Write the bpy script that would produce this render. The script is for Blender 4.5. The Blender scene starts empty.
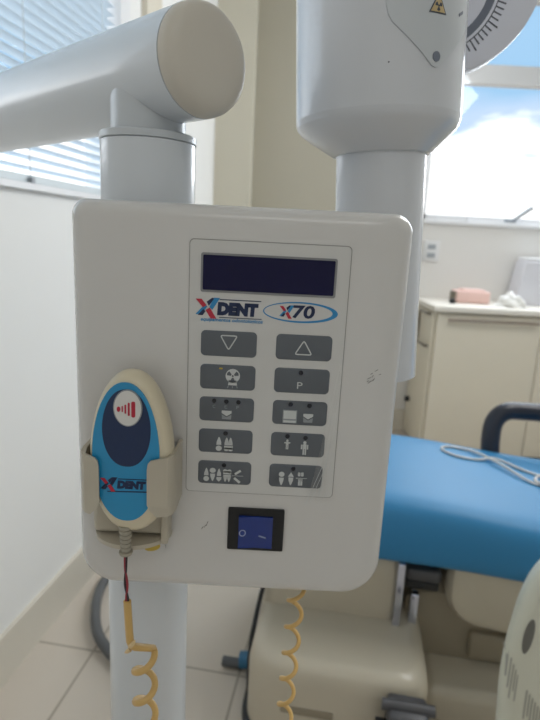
import bpy, bmesh, math, random
from mathutils import Vector, Matrix
from mathutils.bvhtree import BVHTree

random.seed(7)
SC = bpy.context.scene
C = SC.collection
PI = math.pi
sin, cos, rad = math.sin, math.cos, math.radians

# ------------------------------------------------------------------ materials
def lin(h):
    h = h.lstrip('#')
    out = []
    for i in (0, 2, 4):
        c = int(h[i:i + 2], 16) / 255
        out.append(c / 12.92 if c <= 0.04045 else ((c + 0.055) / 1.055) ** 2.4)
    return out

def mat(name, col, rough=0.5, metal=0.0, var=0.06, scale=12.0, bump=0.0, coat=0.0, spec=0.5, trans=0.0, emit=0.0, subsurf=0.0):
    m = bpy.data.materials.new(name)
    m.use_nodes = True
    nt = m.node_tree
    b = nt.nodes['Principled BSDF']
    c = lin(col)
    tc = nt.nodes.new('ShaderNodeTexCoord')
    nz = nt.nodes.new('ShaderNodeTexNoise')
    nz.inputs['Scale'].default_value = scale
    nz.inputs['Detail'].default_value = 4
    nt.links.new(tc.outputs['Object'], nz.inputs['Vector'])
    mx = nt.nodes.new('ShaderNodeMix')
    mx.data_type = 'RGBA'
    mx.inputs[6].default_value = (*[x * (1 - var) for x in c], 1)
    mx.inputs[7].default_value = (*[min(1, x * (1 + var)) for x in c], 1)
    nt.links.new(nz.outputs['Fac'], mx.inputs[0])
    nt.links.new(mx.outputs[2], b.inputs['Base Color'])
    b.inputs['Roughness'].default_value = rough
    b.inputs['Metallic'].default_value = metal
    b.inputs['Coat Weight'].default_value = coat
    b.inputs['Coat Roughness'].default_value = 0.08
    b.inputs['Specular IOR Level'].default_value = spec
    if trans:
        b.inputs['Transmission Weight'].default_value = trans
    if emit:
        b.inputs['Emission Color'].default_value = (*c, 1)
        b.inputs['Emission Strength'].default_value = emit
    if bump:
        bp = nt.nodes.new('ShaderNodeBump')
        bp.inputs['Strength'].default_value = bump
        bp.inputs['Distance'].default_value = 0.002
        nt.links.new(nz.outputs['Fac'], bp.inputs['Height'])
        nt.links.new(bp.outputs['Normal'], b.inputs['Normal'])
    return m

def clear_mat(name, col='#ffffff', alpha=0.12, rough=0.05):
    """thin pane: mostly see-through with a glossy skin"""
    m = bpy.data.materials.new(name)
    m.use_nodes = True
    nt = m.node_tree
    nt.nodes.remove(nt.nodes['Principled BSDF'])
    out = nt.nodes['Material Output']
    tr = nt.nodes.new('ShaderNodeBsdfTransparent')
    gl = nt.nodes.new('ShaderNodeBsdfGlossy')
    gl.inputs['Roughness'].default_value = rough
    gl.inputs['Color'].default_value = (*lin(col), 1)
    fr = nt.nodes.new('ShaderNodeLayerWeight')
    pw = nt.nodes.new('ShaderNodeMath')
    pw.operation = 'POWER'
    pw.inputs[1].default_value = 5.0
    nt.links.new(fr.outputs['Facing'], pw.inputs[0])
    ad = nt.nodes.new('ShaderNodeMath')
    ad.operation = 'MULTIPLY_ADD'
    ad.inputs[1].default_value = 0.6
    ad.inputs[2].default_value = alpha
    ad.use_clamp = True
    nt.links.new(pw.outputs[0], ad.inputs[0])
    mx = nt.nodes.new('ShaderNodeMixShader')
    nt.links.new(ad.outputs[0], mx.inputs[0])
    nt.links.new(tr.outputs[0], mx.inputs[1])
    nt.links.new(gl.outputs[0], mx.inputs[2])
    nt.links.new(mx.outputs[0], out.inputs['Surface'])
    return m

def tile_mat():
    m = mat('floor_tiles', '#cfc6ba', rough=0.32, var=0.04, scale=5)
    nt = m.node_tree
    b = nt.nodes['Principled BSDF']
    tc = [n for n in nt.nodes if n.type == 'TEX_COORD'][0]
    mp = nt.nodes.new('ShaderNodeMapping')
    mp.vector_type = 'POINT'
    ang = rad(8.6)
    mp.inputs['Rotation'].default_value = (0, 0, ang)
    # bring the grout crossing at (-0.49, 1.40) onto a brick corner
    rx = -0.49 * cos(ang) - 1.40 * sin(ang)
    ry = -0.49 * sin(ang) + 1.40 * cos(ang)
    mp.inputs['Location'].default_value = (-rx, -ry, 0)
    geo = nt.nodes.new('ShaderNodeNewGeometry')
    nt.links.new(geo.outputs['Position'], mp.inputs['Vector'])
    br = nt.nodes.new('ShaderNodeTexBrick')
    br.offset = 0.0
    br.inputs['Scale'].default_value = 1.0
    br.inputs['Mortar Size'].default_value = 0.004
    br.inputs['Mortar Smooth'].default_value = 0.2
    br.inputs['Brick Width'].default_value = 0.45
    br.inputs['Row Height'].default_value = 0.45
    mixn = [n for n in nt.nodes if n.type == 'MIX'][0]
    nt.links.new(mp.outputs[0], br.inputs['Vector'])
    nt.links.new(mixn.outputs[2], br.inputs['Color1'])
    nt.links.new(mixn.outputs[2], br.inputs['Color2'])
    br.inputs['Mortar'].default_value = (*lin('#a2998b'), 1)
    nt.links.new(br.outputs['Color'], b.inputs['Base Color'])
    return m

M = {}
M['wall'] = mat('painted_wall', '#eeeeec', 0.7, var=0.02, scale=3, bump=0.05)
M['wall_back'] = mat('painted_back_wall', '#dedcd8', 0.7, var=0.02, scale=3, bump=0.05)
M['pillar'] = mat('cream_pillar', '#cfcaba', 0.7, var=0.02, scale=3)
M['beige'] = mat('dim_wall_beige', '#b6b1a2', 0.7, var=0.03, scale=3)  # beige tone stands in for weaker, warmer light on the back wall
M['ceiling'] = mat('ceiling_paint', '#f0efea', 0.8, var=0.02, scale=3)
M['floor'] = tile_mat()
M['skirting'] = mat('skirting_board', '#d8d2c5', 0.4, var=0.03)
def translucent(m, f):
    nt = m.node_tree
    b = nt.nodes['Principled BSDF']; out = nt.nodes['Material Output']
    tl = nt.nodes.new('ShaderNodeBsdfTranslucent')
    tl.inputs['Color'].default_value = (.86, .92, .97, 1)
    mx = nt.nodes.new('ShaderNodeMixShader'); mx.inputs[0].default_value = f
    nt.links.new(b.outputs[0], mx.inputs[1]); nt.links.new(tl.outputs[0], mx.inputs[2]); nt.links.new(mx.outputs[0], out.inputs['Surface'])
M['frame'] = mat('white_window_frame', '#e9eaec', 0.35, var=0.02)
M['trim'] = mat('cream_trim', '#ddd6c6', 0.5, var=0.03)
M['blind'] = mat('blind_slat', '#cfd8dc', 0.4, var=0.03)
M['slat'] = mat('blind_slats', '#dfe5e8', 0.4, var=0.03); translucent(M['slat'], .5)
M['housing'] = mat('gloss_white_housing', '#d2d0cd', 0.26, var=0.015, scale=30, coat=0.5)
M['pole'] = mat('white_enamel', '#d2d7dc', 0.32, var=0.01, scale=20, coat=0.6)
M['cap'] = mat('ivory_cap', '#cdc7bb', 0.35, var=0.02, scale=25)
M['neck'] = mat('grey_white_neck', '#c7ccd0', 0.3, var=0.02)
M['head'] = mat('xray_head_enamel', '#cfd2d7', 0.26, var=0.01, scale=20, coat=0.6)
M['dial'] = mat('dial_plastic', '#e0e3ee', 0.4, var=0.02)
M['ink'] = mat('grey_ink', '#4d525e', 0.6, var=0.03)
M['band'] = mat('grey_band', '#6f7684', 0.5, var=0.03)
M['panel'] = mat('membrane_panel', '#cfcecb', 0.35, var=0.03, scale=25)
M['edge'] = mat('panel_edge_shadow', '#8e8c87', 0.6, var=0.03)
M['bezel'] = mat('display_bezel', '#868788', 0.4, var=0.02)
M['lcd'] = mat('display_glass', '#15143a', 0.2, var=0.05, scale=30, spec=0.2)
M['key'] = mat('grey_key', '#5d6268', 0.45, var=0.03, scale=40)
M['white_ink'] = mat('pale_ink', '#c9cccb', 0.5, var=0.03, scale=60)
M['dim_ink'] = mat('faded_ink', '#92979a', 0.5, var=0.04, scale=60)
M['led'] = mat('dark_indicator', '#0c0d1c', 0.25, var=0.1)
M['yellow_ink'] = mat('yellow_ink', '#c2a32c', 0.5)
M['navy'] = mat('navy_ink', '#12244a', 0.45, var=0.05)
M['red'] = mat('red_ink', '#b8243c', 0.45, var=0.05)
M['blue_ink'] = mat('sky_blue_ink', '#2b86bd', 0.45, var=0.05)
M['black'] = mat('black_plastic', '#0f1014', 0.35, var=0.1)
M['rocker'] = mat('blue_rocker', '#16327e', 0.25, var=0.05, coat=0.3)
M['rocker_ink'] = mat('rocker_ink', '#9aa6c4', 0.4)
M['cream'] = mat('cream_plastic', '#d8cdb2', 0.3, var=0.03, scale=25, coat=0.25)
M['cradle'] = mat('grey_beige_plastic', '#bcb4a3', 0.38, var=0.04, scale=25)
M['cyan'] = mat('cyan_face', '#2590c2', 0.3, var=0.04, scale=25, coat=0.2)
M['oval'] = mat('navy_oval', '#172c52', 0.35, var=0.05)
M['btn'] = mat('white_button', '#dcdad6', 0.35, var=0.02)
M['relief'] = mat('grey_strain_relief', '#a19b8c', 0.5, var=0.04)
M['cord'] = mat('yellowed_cord', '#d2ac68', 0.35, var=0.10, scale=60, coat=0.2)
M['cord_pale'] = mat('torn_cord', '#dcc294', 0.6, var=0.1)
M['wire_r'] = mat('red_wire', '#962f3c', 0.4)
M['wire_k'] = mat('dark_wire', '#2c1a26', 0.4)
M['yellow'] = mat('yellowed_plug', '#cbb04c', 0.4, var=0.2, scale=60)
M['scuff'] = mat('scuff_mark', '#5d5a55', 0.7, var=0.2)
M['film'] = clear_mat('peeling_film', '#ffffff', 0.10, 0.25)
M['glass'] = clear_mat('window_glass', '#ffffff', 0.02, 0.02)
M['vinyl'] = mat('blue_vinyl', '#3482b4', 0.46, var=0.04, scale=6, bump=0.02, spec=0.35)
M['chair'] = mat('beige_chair_shell', '#c4bba8', 0.35, var=0.03, coat=0.15)
M['chair_dark'] = mat('shaded_chair_cover', '#958b78', 0.45, var=0.04)  # chair beige darkened, the lift arm's shadow put into the colour
M['chrome'] = mat('chrome', '#c8ccdc', 0.15, metal=1.0, var=0.02)
M['rubber'] = mat('black_rubber', '#242629', 0.6, var=0.1)
M['arm'] = mat('navy_black_armrest', '#1b2230', 0.35, var=0.08)
M['grey_dark'] = mat('dark_grey_plastic', '#4d4d50', 0.4, var=0.08)
M['cab'] = mat('cream_laminate', '#dcd5c4', 0.4, var=0.02)
M['top'] = mat('white_worktop', '#e9e4da', 0.35, var=0.02)
M['steel'] = mat('brushed_handle', '#a5998e', 0.35, metal=0.7, var=0.05)
M['dkhandle'] = mat('dark_handle', '#6a6258', 0.4, metal=0.3, var=0.05)
M['gap'] = mat('shadow_gap', '#7d766a', 0.8)
M['socket'] = mat('socket_white', '#dcdcdc', 0.4, var=0.02)
M['socket_in'] = mat('socket_grey', '#9aa0a6', 0.5)
M['pink'] = mat('pink_card', '#e6c3ba', 0.6, var=0.06, scale=18)
M['paper'] = mat('white_paper', '#e9e8e4', 0.8, var=0.03)
M['towel_box'] = mat('white_dispenser', '#d6d6dc', 0.4, var=0.02)
M['cable'] = mat('white_cable', '#cfcdc9', 0.4, var=0.04)
M['hose'] = mat('grey_hose', '#5a5d60', 0.4, var=0.08)
M['bluefit'] = mat('blue_fitting', '#2f6f96', 0.4)
M['unit'] = mat('offwhite_casing', '#d6d6c6', 0.4, var=0.02)
M['unit_ink'] = mat('grey_print', '#6d6c66', 0.6, var=0.06)
M['unit_pale'] = mat('pale_grey_print', '#a3a298', 0.6, var=0.06)
M['sign_y'] = mat('warning_tan', '#c6b182', 0.5)

# ------------------------------------------------------------------ linking
ROOTLOC = {}
def sep(bm):
    me = bpy.data.meshes.new('m')
    bm.to_mesh(me)
    bm.free()
    return me

def obj(name, bm, m, parent=None, smooth=35, label=None):
    """link a bmesh (or mesh) as ONE object; verts are in room coordinates"""
    me = bm if isinstance(bm, bpy.types.Mesh) else sep(bm)
    me.name = name
    me.materials.clear()
    me.materials.append(m)
    o = bpy.data.objects.new(name, me)
    C.objects.link(o)
    if smooth:
        me.polygons.foreach_set('use_smooth', [True] * len(me.polygons))
        me.set_sharp_from_angle(angle=rad(smooth))
    if parent is not None:
        o.parent = parent
        off = ROOTLOC.get(parent.name)
        if off is not None:
            o.matrix_parent_inverse = Matrix.Translation(-off)
    else:
        xs = [v.co for v in me.vertices]
        lo = Vector((min(v.x for v in xs), min(v.y for v in xs), min(v.z for v in xs)))
        hi = Vector((max(v.x for v in xs), max(v.y for v in xs), max(v.z for v in xs)))
        base = Vector(((lo.x + hi.x) / 2, (lo.y + hi.y) / 2, lo.z))
        me.transform(Matrix.Translation(-base))
        o.location = base
        ROOTLOC[o.name] = base
    if label:
        o['label'] = label
    return o

def tag(o, label, cat, group=None, kind=None):
    o['label'] = label
    o['category'] = cat
    if group: o['group'] = group
    if kind: o['kind'] = kind
    return o

def thing(name, label, cat, loc):
    o = bpy.data.objects.new(name, None)
    C.objects.link(o)
    o.empty_display_size = 0.05
    o.location = loc
    ROOTLOC[o.name] = Vector(loc)
    return tag(o, label, cat)

def struct(name, bm, m, parent=None, smooth=35):
    o = obj(name, bm, m, parent, smooth)
    if parent is None:
        o['kind'] = 'structure'
    return o

def struct_root(name, loc):
    o = bpy.data.objects.new(name, None)
    C.objects.link(o)
    o.location = loc
    o.empty_display_size = 0.05
    ROOTLOC[o.name] = Vector(loc)
    o['kind'] = 'structure'
    return o

# ------------------------------------------------------------------ shapes
def box(bm, x0, x1, y0, y1, z0, z1, r=0.0, seg=3, mtx=None):
    g = bmesh.ops.create_cube(bm, size=1.0)
    vs = g['verts']
    for v in vs:
        v.co = Vector(((x0 + x1) / 2 + v.co.x * (x1 - x0), (y0 + y1) / 2 + v.co.y * (y1 - y0), (z0 + z1) / 2 + v.co.z * (z1 - z0)))
    if r > 0:
        es = list({e for v in vs for e in v.link_edges})
        res = bmesh.ops.bevel(bm, geom=es, offset=r, segments=seg, profile=0.5, affect='EDGES')
        vs = list({v for f in res['faces'] for v in f.verts} | {v for v in vs if v.is_valid})
    if mtx is not None:
        bmesh.ops.transform(bm, matrix=mtx, verts=[v for v in vs if v.is_valid])
    return bm

def nbox(*a, **k):
    return box(bmesh.new(), *a, **k)

def loft(bm, rings, cap0=True, cap1=True, closed=True):
    vr = [[bm.verts.new(p) for p in ring] for ring in rings]
    n = len(rings[0])
    for a, b in zip(vr, vr[1:]):
        for i in range(n if closed else n - 1):
            j = (i + 1) % n
            try:
                bm.faces.new((a[i], a[j], b[j], b[i]))
            except ValueError:
                pass
    if cap0: bm.faces.new(vr[0][::-1])
    if cap1: bm.faces.new(vr[-1])
    bmesh.ops.recalc_face_normals(bm, faces=bm.faces[:])
    return bm

def rrect(x0, x1, z0, z1, radii, n=8):
    """rounded rectangle outline, radii = (bl, br, tr, tl)"""
    out = []
    bl, br, tr, tl = radii
    for cx, cz, r, a0 in ((x0 + bl, z0 + bl, bl, 180), (x1 - br, z0 + br, br, 270), (x1 - tr, z1 - tr, tr, 0), (x0 + tl, z1 - tl, tl, 90)):
        for i in range(n + 1):
            a = rad(a0 + 90 * i / n)
            out.append((cx + r * cos(a), cz + r * sin(a)))
    return out

def plate(bm, outline, y0, y1):
    """extrude an XZ outline from y0 (front) to y1"""
    return loft(bm, [[(x, y0, z) for x, z in outline], [(x, y1, z) for x, z in outline]])

def soft_plate(bm, fn, y_front, y_back, d, steps=6):
    """fn(k) gives an XZ outline inset by fraction k of the fillet; depth d fillet at the front"""
    rings = []
    for i in range(steps + 1):
        a = PI / 2 * i / steps
        rings.append([(x, y_front + d * (1 - sin(a)), z) for x, z in fn(1 - cos(a))])
    rings = rings[::-1]
    rings.append([(x, y_back, z) for x, z in fn(0)])
    return loft(bm, rings)

def lathe(bm, prof, mtx=None, n=64, caps=True):
    """profile of (radius, height) around local Z"""
    rings = [[Vector((r * cos(2 * PI * i / n), r * sin(2 * PI * i / n), z)) for i in range(n)] for r, z in prof]
    if mtx is not None:
        rings = [[mtx @ p for p in ring] for ring in rings]
    return loft(bm, rings, caps, caps)

def tube(bm, pts, r, n=12, caps=True):
    pts = [Vector(p) for p in pts]
    rr = r if isinstance(r, (list, tuple)) else [r] * len(pts)
    rings = []
    prev = None
    for i, p in enumerate(pts):
        t = (pts[min(i + 1, len(pts) - 1)] - pts[max(i - 1, 0)]).normalized()
        if prev is None:
            up = Vector((0, 0, 1)) if abs(t.z) < 0.9 else Vector((1, 0, 0))
            u = t.cross(up).normalized()
        else:
            u = (prev - t * prev.dot(t)).normalized()
        prev = u
        w = t.cross(u)
        rings.append([p + rr[i] * (cos(2 * PI * k / n) * u + sin(2 * PI * k / n) * w) for k in range(n)])
    return loft(bm, rings, caps, caps)

def spline(pts, n=12):
    """Catmull-Rom through the points"""
    P = [Vector(p) for p in pts]
    P = [P[0] * 2 - P[1]] + P + [P[-1] * 2 - P[-2]]
    out = []
    for i in range(1, len(P) - 2):
        a, b, c, d = P[i - 1:i + 3]
        for k in range(n):
            t = k / n
            out.append(0.5 * ((2 * b) + (c - a) * t + (2 * a - 5 * b + 4 * c - d) * t * t + (3 * b - a - 3 * c + d) * t ** 3))
    out.append(P[-2])
    return out

def ellipse(cx, cz, a, b, n=40, rot=0.0):
    return [(cx + a * cos(t) * cos(rot) - b * sin(t) * sin(rot), cz + a * cos(t) * sin(rot) + b * sin(t) * cos(rot)) for t in [2 * PI * i / n for i in range(n)]]

def disc(bm, cx, cz, a, b, y0, y1, n=24, rot=0.0):
    return plate(bm, ellipse(cx, cz, a, b, n, rot), y0, y1)

def bar2(bm, p, q, w, y0, y1):
    """flat stroke from p to q on an XZ plane"""
    d = Vector((q[0] - p[0], q[1] - p[1])).normalized()
    nx, nz = -d.y * w / 2, d.x * w / 2
    return plate(bm, [(p[0] + nx, p[1] + nz), (q[0] + nx, q[1] + nz), (q[0] - nx, q[1] - nz), (p[0] - nx, p[1] - nz)], y0, y1)

def poly(bm, pts, y0, y1):
    return plate(bm, pts, y0, y1)

def text_mesh(s, size, cx, cz, y, bold=0.0, shear=0.0, width=None, height=None):
    """lettering facing the camera side (-Y), centred at (cx, cz), fitted to width/height"""
    cu = bpy.data.curves.new('lettering', 'FONT')
    cu.body = s
    cu.size = size
    cu.offset = bold * size
    cu.extrude = 0.0001
    cu.shear = shear
    cu.resolution_u = 3
    o = bpy.data.objects.new('lettering', cu)
    C.objects.link(o)
    dg = bpy.context.evaluated_depsgraph_get()
    me = bpy.data.meshes.new_from_object(o.evaluated_get(dg))
    bpy.data.objects.remove(o)
    bpy.data.curves.remove(cu)
    xs = [v.co.x for v in me.vertices]
    ys = [v.co.y for v in me.vertices]
    sx = (width / (max(xs) - min(xs))) if width else 1
    sy = (height / (max(ys) - min(ys))) if height else sx
    if not width: sx = sy
    mx, my = (max(xs) + min(xs)) / 2, (max(ys) + min(ys)) / 2
    for v in me.vertices:
        x, yy, z = v.co
        v.co = ((x - mx) * sx + cx, y - z, (yy - my) * sy + cz)
    return me

def join(bm, me):
    bm.from_mesh(me)
    bpy.data.meshes.remove(me)
    return bm

# ------------------------------------------------------------------ camera
P, RO = rad(12.8), rad(2.9)
F = Vector((0, cos(P), -sin(P)))
r0 = Vector((1, 0, 0))
u0 = Vector((0, sin(P), cos(P)))
R_ = cos(RO) * r0 + sin(RO) * u0
U_ = -sin(RO) * r0 + cos(RO) * u0
cam = bpy.data.cameras.new('camera')
cam.sensor_fit = 'VERTICAL'
cam.sensor_height = 36
cam.sensor_width = 27
cam.lens = 541 / 720 * 36
cam.clip_start = 0.02
cam.dof.use_dof = True
cam.dof.focus_distance = 0.345
cam.dof.aperture_fstop = 10.5
co = bpy.data.objects.new('camera', cam)
C.objects.link(co)
mw = Matrix((( R_.x, U_.x, -F.x, 0), (R_.y, U_.y, -F.y, 0), (R_.z, U_.z, -F.z, 1.25), (0, 0, 0, 1)))
co.matrix_world = mw
SC.camera = co

# ------------------------------------------------------------------ room shell
YB = 3.55                                                   # back wall
def WX(y): return -0.908 + 0.16 * y                         # left wall runs slightly inwards
XR, YF, ZC = 2.7, -1.7, 2.85
WT = 0.16

def wall_piece(bm, y0, y1, z0, z1, off0=0.0, off1=-WT):
    """a slab of the slanted left wall between y0 and y1"""
    loft(bm, [[(WX(y0) + off1, y0, z0), (WX(y0) + off0, y0, z0), (WX(y0) + off0, y0, z1), (WX(y0) + off1, y0, z1)],
              [(WX(y1) + off1, y1, z0), (WX(y1) + off0, y1, z0), (WX(y1) + off0, y1, z1), (WX(y1) + off1, y1, z1)]])
    return bm

struct('floor', nbox(-1.4, XR + 0.1, YF, YB + 0.2, -0.1, 0.0), M['floor'], smooth=0)
struct('ceiling', nbox(-1.4, XR + 0.1, YF, YB + 0.2, ZC, ZC + 0.1), M['ceiling'], smooth=0)
WY0, WY1, WZ0, WZ1 = 0.45, 2.13, 1.345, 2.45                # left window opening
bm = bmesh.new()
wall_piece(bm, YF, WY0, 0, ZC)
wall_piece(bm, WY1, YB, 0, ZC)
wall_piece(bm, WY0, WY1, 0, WZ0)
wall_piece(bm, WY0, WY1, WZ1, ZC)
struct('wall_left', bm, M['wall'], smooth=0)
BX0, BX1, BZ0, BZ1 = 0.905, 2.30, 1.41, 2.70                 # back window opening
bm = bmesh.new()
box(bm, WX(YB) - WT, BX0, YB, YB + WT, 0, ZC)
box(bm, BX1, XR, YB, YB + WT, 0, ZC)
box(bm, BX0, BX1, YB, YB + WT, 0, BZ0)
box(bm, BX0, BX1, YB, YB + WT, BZ1, ZC)
struct('wall_back', bm, M['wall_back'], smooth=0)
struct('wall_right', nbox(XR, XR + 0.1, YF, YB + WT, 0, ZC), M['wall'], smooth=0)
struct('baseboard_left', wall_piece(bmesh.new(), YF, YB - 0.012, 0, 0.146, 0.014, 0.0), M['skirting'], smooth=0)
struct('baseboard_back', nbox(WX(YB) + 0.016, XR, YB - 0.012, YB, 0, 0.146), M['skirting'], smooth=0)
struct('trim_1', wall_piece(bmesh.new(), 2.26, 2.41, 0.15, ZC, 0.022, 0.0), M['trim'], smooth=0)

struct('wall_front', nbox(-1.4, XR + 0.1, YF - 0.1, YF, 0, ZC), M['wall'], smooth=0)
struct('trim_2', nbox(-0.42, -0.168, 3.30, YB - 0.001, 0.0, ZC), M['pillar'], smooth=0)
struct('wall_shade_slab', nbox(-0.167, 0.62, YB - 0.03, YB - 0.001, 0.15, ZC), M['beige'], smooth=0)  # thin slab added over the wall to carry its dimmer tone

# left window: frame, pane
w1 = struct_root('window_1', (WX(1.3) - 0.1, 1.3, WZ0))
bm = bmesh.new()
wall_piece(bm, WY1 - 0.075, WY1, WZ0, WZ1, 0.012, -0.12)
wall_piece(bm, WY0, WY0 + 0.06, WZ0, WZ1, 0.012, -0.12)
wall_piece(bm, WY0, WY1, WZ1 - 0.06, WZ1, 0.012, -0.12)
wall_piece(bm, WY0, WY1, WZ0 - 0.005, WZ0 + 0.012, 0.02, -0.12)
wall_piece(bm, 1.27, 1.31, WZ0, WZ1, -0.08, -0.12)
struct('window_frame', bm, M['frame'], w1, 0)
struct('pane', wall_piece(bmesh.new(), WY0, WY1, WZ0, WZ1, -0.098, -0.102), M['glass'], w1, 0)

# venetian blind in front of it
vb = thing('venetian_blind', 'pale grey venetian blind covering the window in the left wall', 'blind', (WX(1.25) - 0.02, 1.25, WZ0 + 0.02))
bm = bmesh.new()
z = WZ0 + 0.055
yb0, yb1 = WY0 + 0.07, WY1 - 0.085
while z < WZ1 - 0.11:
    t = rad(-9)
    dx, dz = 0.0190 * cos(t), 0.0190 * sin(t)
    rings = []
    for y in (yb0, yb1):
        x = WX(y) - 0.022
        rings.append([(x - dx, y, z + dz), (x, y, z + 0.0022), (x + dx, y, z - dz), (x + dx, y, z - dz - 0.0008), (x, y, z + 0.0012), (x - dx, y, z + dz - 0.0008)])
    loft(bm, rings)
    z += 0.0275
obj('slats', bm, M['slat'], vb)
obj('bottom_rail', wall_piece(bmesh.new(), yb0, yb1, WZ0 + 0.016, WZ0 + 0.036, -0.006, -0.034), M['blind'], vb, 0)
obj('head_rail', wall_piece(bmesh.new(), yb0, yb1, WZ1 - 0.10, WZ1 - 0.062, -0.002, -0.04), M['blind'], vb, 0)
for y in (0.8, 1.52, 1.95):
    obj('ladder_cord', tube(bmesh.new(), [(WX(y) - 0.003, y, WZ0 + 0.03), (WX(y) - 0.003, y, WZ1 - 0.09)], 0.0016, 6), M['blind'], vb)
obj('cord_clip', nbox(WX(1.52) - 0.004, WX(1.52) + 0.006, 1.51, 1.53, WZ0 + 0.014, WZ0 + 0.03, 0.002), M['socket_in'], vb)

# back window: frame, transom, panes, latch
w2 = struct_root('window_2', ((BX0 + BX1) / 2, YB + 0.06, BZ0))
bm = bmesh.new()
fy0, fy1 = YB + 0.015, YB + 0.085
box(bm, BX0, BX0 + 0.035, fy0, fy1, BZ0, BZ1)
box(bm, BX1 - 0.035, BX1, fy0, fy1, BZ0, BZ1)
box(bm, BX0, BX1, fy0, fy1, BZ0, BZ0 + 0.03)
box(bm, BX0, BX1, fy0, fy1, BZ1 - 0.03, BZ1)
box(bm, BX0, BX1, fy0 - 0.01, fy1, 2.214, 2.318)
struct('window_frame', bm, M['frame'], w2, 0)
struct('window_sill', nbox(BX0 - 0.02, BX1 + 0.02, YB - 0.02, YB + 0.03, BZ0 - 0.028, BZ0, 0.004), M['frame'], w2)
struct('pane', nbox(BX0 + 0.03, BX1 - 0.03, YB + 0.05, YB + 0.054, BZ0 + 0.025, 2.22), M['glass'], w2, 0)
struct('pane', nbox(BX0 + 0.03, BX1 - 0.03, YB + 0.05, YB + 0.054, 2.31, BZ1 - 0.025), M['glass'], w2, 0)
bm = bmesh.new()
tube(bm, [(1.475, YB - 0.005, 1.422), (1.50, YB - 0.025, 1.44), (1.54, YB - 0.04, 1.475), (1.58, YB - 0.045, 1.508)], [0.009, 0.010, 0.012, 0.013], 10)
box(bm, 1.44, 1.51, YB - 0.008, YB + 0.02, 1.412, 1.434, 0.004)
struct('latch_handle', bm, M['socket_in'], w2)
struct('latch_stop', nbox(1.20, 1.216, YB - 0.004, YB + 0.02, 1.412, 1.442, 0.003), M['frame'], w2)

# ------------------------------------------------------------------ control box
YP = 0.35
cb = thing('x_ray_control_box', 'white rounded x-ray control box with grey keypad and small dark display', 'control box', (-0.0224, 0.38, 0.993))
def house(k):
    il, ir, it, ib = 0.012 * k, 0.024 * k, 0.010 * k, 0.014 * k
    return rrect(-0.1325 + il, 0.0885 - ir, 0.9925 + ib, 1.2685 - it,
                 (max(.026 - .010 * k, .004), max(.027 - .012 * k, .004), max(.013 - .004 * k, .004), max(.010 - .005 * k, .003)), 10)
bm = soft_plate(bmesh.new(), house, YP, 0.405, 0.013, 8)
obj('housing', bm, M['housing'], cb, 40)
obj('back_cover', plate(bmesh.new(), rrect(-0.127, 0.083, 0.998, 1.263, (.022, .022, .010, .008)), 0.4045, 0.4095), M['cap'], cb)

# membrane keypad panel
kp_out = rrect(-0.0546, 0.0486, 1.0735, 1.2468, (.003, .003, .003, .003))
kp_in = rrect(-0.0541, 0.0481, 1.0740, 1.2463, (.0028, .0028, .0028, .0028))
kp = obj('keypad_panel', plate(bmesh.new(), kp_in, YP - 0.0007, YP + 0.0004), M['panel'], cb)
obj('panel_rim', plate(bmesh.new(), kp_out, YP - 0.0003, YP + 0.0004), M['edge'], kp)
Y1 = YP - 0.0007
# display
ds = obj('display_bezel', plate(bmesh.new(), rrect(-0.0470, 0.0399, 1.2135, 1.2385, (.0015,) * 4), Y1 - 0.0005, Y1 + 0.0002), M['bezel'], cb)
obj('display_screen', plate(bmesh.new(), rrect(-0.0456, 0.0385, 1.2150, 1.2371, (.0008,) * 4), Y1 - 0.0008, Y1), M['lcd'], ds, label='dark indigo blank display window')

# printed logo on the panel
YL0, YL1 = Y1 - 0.0002, Y1 + 0.0002
def xmark(cx, cz, w, h, y):
    """the crossed X mark: red falling stroke broken by blue rising stroke"""
    red, blue, navy = bmesh.new(), bmesh.new(), bmesh.new()
    s = w * 0.27
    poly(blue, [(cx + w * .10, cz + h * .05), (cx + w * .28, cz + h * .5), (cx + w * .5 + s * .2, cz + h * .5), (cx + w * .10 + s * .5, cz - h * .08)][::-1], y, y + .0003)
    poly(blue, [(cx - w * .5, cz - h * .32), (cx - w * .24, cz - h * .32), (cx + w * .02, cz + h * .08), (cx - w * .12, cz + h * .14)], y, y + .0003)
    poly(red, [(cx - w * .5, cz + h * .42), (cx - w * .24, cz + h * .42), (cx - w * .02, cz + h * .12), (cx - w * .18, cz + h * .02)], y - .00005, y + .0003)
    poly(red, [(cx - w * .06, cz - h * .10), (cx + w * .12, cz + h * .02), (cx + w * .42, cz - h * .5), (cx + w * .16, cz - h * .5)], y - .00005, y + .0003)
    poly(navy, [(cx - w * .02, cz + h * .30), (cx + w * .22, cz + h * .5), (cx + w * .30, cz + h * .46), (cx + w * .08, cz + h * .10)], y - .0001, y + .0003)
    poly(navy, [(cx - w * .40, cz - h * .36), (cx - w * .18, cz - h * .36), (cx - w * .06, cz - h * .16), (cx - w * .16, cz - h * .06)], y - .0001, y + .0003)
    return red, blue, navy
red, blue, navy = xmark(-0.0425, 1.2032, 0.0150, 0.0136, YL0)
obj('logo_mark', red, M['red'], kp, 0, 'red strokes of the crossed mark')
obj('logo_mark', blue, M['blue_ink'], kp, 0, 'blue strokes of the crossed mark')
obj('logo_mark', navy, M['navy'], kp, 0, 'navy strokes of the crossed mark')
obj('logo_lettering', text_mesh('DENT', 0.01, -0.0225, 1.2031, YL0, bold=0.085, shear=0.06, width=0.0268, height=0.0086), M['navy'], kp, 0)
bm = bmesh.new()
bar2(bm, (-0.0345, 1.2090), (-0.0075, 1.2090), 0.0006, YL0, YL1)
bar2(bm, (-0.0345, 1.1974), (-0.0068, 1.1974), 0.0005, YL0, YL1)
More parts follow.
